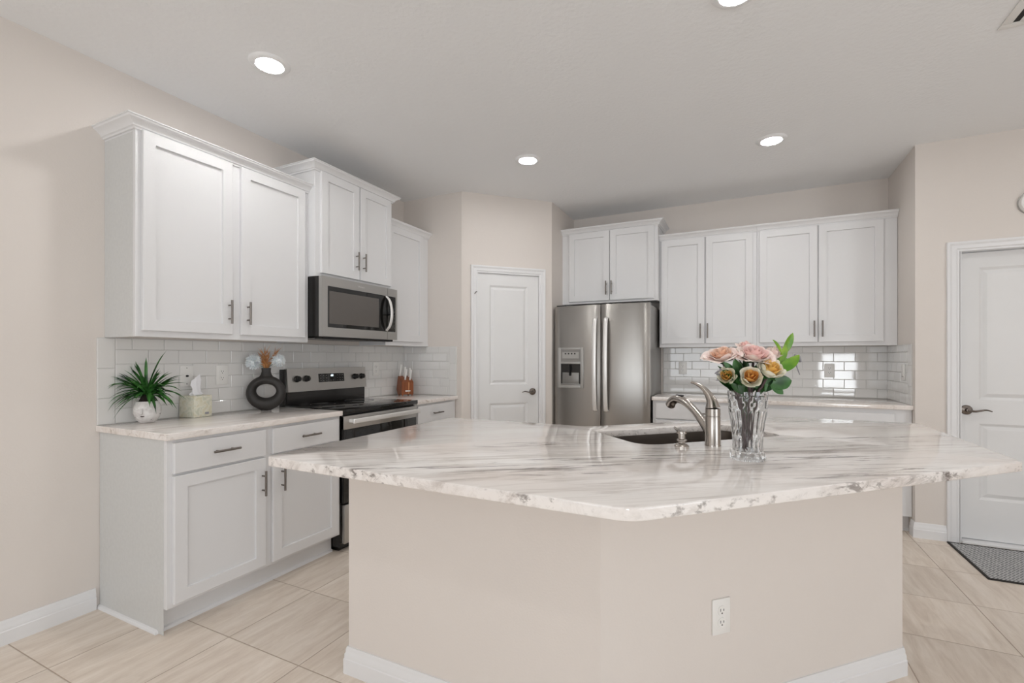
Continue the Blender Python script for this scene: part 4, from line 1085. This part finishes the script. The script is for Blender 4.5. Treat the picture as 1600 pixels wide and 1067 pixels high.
def rose(label, a, f_, z, diam, facing, inner_m, outer_m, seed, n_in=9, n_out=9, openness=1.0, tall=0.62, core=0.46):
    c = V(a, f_, z)
    t = thing('rose', label, 'flower', tuple(c), 0)
    fx = (Rv * facing[0] + Fv * facing[1] + Vector((0, 0, facing[2]))).normalized()
    q = fx.to_track_quat('Z', 'Y').to_matrix().to_4x4(); R = diam / 2
    off_ = Matrix.Translation((0, 0, -R * 0.35))
    b = bmesh.new(); petals(b, R * 0.08, R * core, R * tall * 1.45, n_in, 0.05, 0.30 * openness, seed, 1.3)
    bmesh.ops.transform(b, matrix=q @ off_, verts=b.verts)
    o = obj('inner_petals', b, inner_m, t, smooth=60)
    b = bmesh.new(); petals(b, R * (core + 0.02), R * max(core + 0.1, 0.72), R * tall * 1.35, n_out, 0.30 * openness, 0.85 * openness, seed + 50, 0.85, 0.22, 0.7, -R * 0.10)
    bmesh.ops.transform(b, matrix=q @ off_, verts=b.verts)
    o = obj('outer_petals', b, outer_m, t, smooth=60)
    b = bmesh.new()
    s0 = -fx * R * 0.45; random.seed(seed)
    rim = V(a * 0.42, f_ * 0.5, ZT + 0.215) - c; foot = V(random.uniform(-0.02, 0.02), random.uniform(-0.02, 0.02), ZT + 0.030) - c
    tube(b, spline([tuple(s0), tuple((s0 + rim) / 2 - fx * R * 0.15), tuple(rim), tuple(foot)], 5), 0.0042, 8)
    obj('stem', b, M['stem_dark'], t)
    b = bmesh.new()
    for k in range(5):
        aa = k * 1.2566; dd = (q.to_3x3() @ Vector((math.cos(aa), math.sin(aa), 0.1)))
        leaf_at(b, s0, s0 + dd * R * 0.75, R * 0.30, bend=tuple(-fx * 0.004), nh=tuple(fx), n=5)
    obj('sepals', b, M['leaf'], t)
    return t
rose('large open pink rose at the top centre of the bouquet', 0.010, -0.030, 1.266, 0.118, (0.02, -0.42, 0.92), M['pink'], M['palepink'], 1, 15, 15, 0.8, 0.58, 0.56)
rose('peach-edged pink rose at the top left of the bouquet', -0.090, -0.005, 1.264, 0.106, (-0.28, -0.30, 0.95), M['peach'], M['palepink'], 2, 13, 15, 0.9, 0.60, 0.52)
rose('pale blush rosebud at the top right of the bouquet, beside the lily leaves', 0.083, 0.000, 1.260, 0.062, (0.1, -0.35, 0.9), M['palepink'], M['palepink'], 3, 9, 8, 0.4, 1.05, 0.5)
rose('white rose with yellow heart at the lower left of the bouquet', -0.086, -0.040, 1.190, 0.066, (-0.45, -0.8, 0.35), M['yellow'], M['cream'], 4, 10, 12, 0.32, 1.05, 0.50)
rose('white rose with amber heart, lowest at the front of the bouquet', -0.026, -0.070, 1.186, 0.078, (-0.25, -0.85, 0.5), M['orange'], M['cream'], 5, 10, 13, 0.38, 1.05, 0.50)
rose('golden yellow rose with white outer petals, right of centre in the bouquet', 0.038, -0.068, 1.210, 0.088, (0.1, -0.62, 0.8), M['yellow'], M['cream'], 6, 13, 12, 0.42, 0.85, 0.62)
rose('small pale pink rose partly hidden behind the large pink one', 0.012, 0.040, 1.292, 0.062, (0, -0.3, 1), M['pink'], M['palepink'], 8, 9, 8, 0.6, 0.7, 0.5)
def spray(name, label, cat, leaves, mat, stem_top, extra=None):
    base = V(stem_top[0] * 0.4, stem_top[1] * 0.4, ZT + 0.22)
    t = thing(name, label, cat, tuple(base), 0); b = bmesh.new()
    for (p0, p1, w_, bend, nh) in leaves:
        leaf_at(b, V(*p0) - base, V(*p1) - base, w_, bend=tuple(Rv * bend[0] + Fv * bend[1] + Vector((0, 0, bend[2]))), nh=tuple(Rv * nh[0] + Fv * nh[1] + Vector((0, 0, nh[2]))))
    obj('leaves', b, mat, t, smooth=60)
    b = bmesh.new(); top = V(*stem_top) - base
    tube(b, spline([tuple(top), tuple(top * 0.5), (0, 0, 0), tuple(V(0.01, 0.01, ZT + 0.03) - base)], 5), 0.0028, 8); obj('stem', b, M['stem'], t)
    if extra: extra(t, base)
    return t
def buds(t, base):
    b = bmesh.new(); p = [V(0.150, -0.01, 1.262), V(0.165, -0.012, 1.252), V(0.170, -0.012, 1.238)]
    tube(b, [q - base for q in p], [0.003, 0.006, 0.004], 8); tube(b, [V(0.155, -0.01, 1.232) - base, V(0.168, -0.01, 1.196) - base], [0.0025, 0.0015], 8)
    obj('dried_bud', b, M['greypetal'], t)
spray('lily_stem', 'bright green lily stem with pointed leaves at the right of the bouquet', 'foliage',
      [((0.112, -0.01, 1.262), (0.146, -0.01, 1.335), 0.030, (0.0, 0, 0.004), (0.3, -0.9, 0.2)), ((0.105, -0.02, 1.262), (0.072, -0.02, 1.312), 0.014, (0, 0, 0.01), (0, -0.8, 0.6)),
       ((0.075, -0.03, 1.205), (0.155, -0.03, 1.262), 0.036, (0.01, 0, -0.008), (0.2, -0.8, 0.6)), ((0.100, -0.02, 1.232), (0.116, -0.02, 1.300), 0.020, (0.004, 0, 0), (-0.4, -0.9, 0)),
       ((0.098, 0.0, 1.24), (0.150, 0.02, 1.245), 0.020, (0, 0, 0.012), (0, -0.6, 0.8))], M['leaf_bright'], (0.095, -0.01, 1.235), buds)
lv = []
random.seed(21)
for k in range(110):
    a = random.uniform(-0.085, 0.085); z0 = random.uniform(1.130, 1.19); f0 = random.uniform(-0.05, 0.04)
    a1 = a + random.uniform(-0.04, 0.04); z1 = z0 + random.uniform(0.03, 0.075)
    lv.append(((a * 0.6, f0, z0), (max(-0.10, min(0.10, a1)), f0 + random.uniform(-0.02, 0.02), min(z1, 1.25)), random.uniform(0.011, 0.025), (0, 0, 0), (random.uniform(-0.6, 0.6), -0.9, random.uniform(-0.2, 0.8))))
spray('rose_foliage', 'dark green serrated leaves filling the middle of the bouquet', 'foliage', lv, M['leaf'], (0.0, 0.0, 1.22))
spray('rose_foliage', 'dark green leaf hanging at the lower right of the bouquet', 'foliage',
      [((0.055, -0.05, 1.160), (0.118, -0.05, 1.178), 0.046, (0, 0, 0.006), (0, -0.95, 0.2)), ((0.05, -0.05, 1.165), (0.085, -0.06, 1.135), 0.030, (0, 0, 0), (0, -0.95, 0.3)), ((0.045, -0.04, 1.19), (0.105, -0.03, 1.215), 0.022, (0, 0, 0), (0, -0.9, 0.4))], M['leaf'], (0.05, -0.04, 1.165))
spray('rose_foliage', 'small dark green leaf cluster below the top left rose', 'foliage',
      [((-0.055, -0.04, 1.190), (-0.100, -0.04, 1.238), 0.024, (0, 0, 0.004), (0, -0.95, 0.2)), ((-0.055, -0.04, 1.190), (-0.108, -0.05, 1.210), 0.020, (0, 0, 0.004), (0, -0.9, 0.5)), ((-0.055, -0.04, 1.19), (-0.070, -0.05, 1.245), 0.022, (0, 0, 0), (0, -0.95, 0.1))], M['leaf'], (-0.055, -0.035, 1.195))
spray('dried_sprig', 'grey dried leaves curling out at the lower left of the bouquet', 'foliage',
      [((-0.085, -0.03, 1.195), (-0.128, -0.04, 1.200), 0.018, (0, 0, 0.008), (0, -0.9, 0.3)), ((-0.09, -0.03, 1.19), (-0.112, -0.04, 1.218), 0.016, (0, 0, 0), (0, -0.9, 0.1)), ((-0.085, -0.03, 1.185), (-0.124, -0.04, 1.178), 0.010, (0, 0, 0), (0, -0.9, 0.3))], M['greypetal'], (-0.08, -0.02, 1.19))
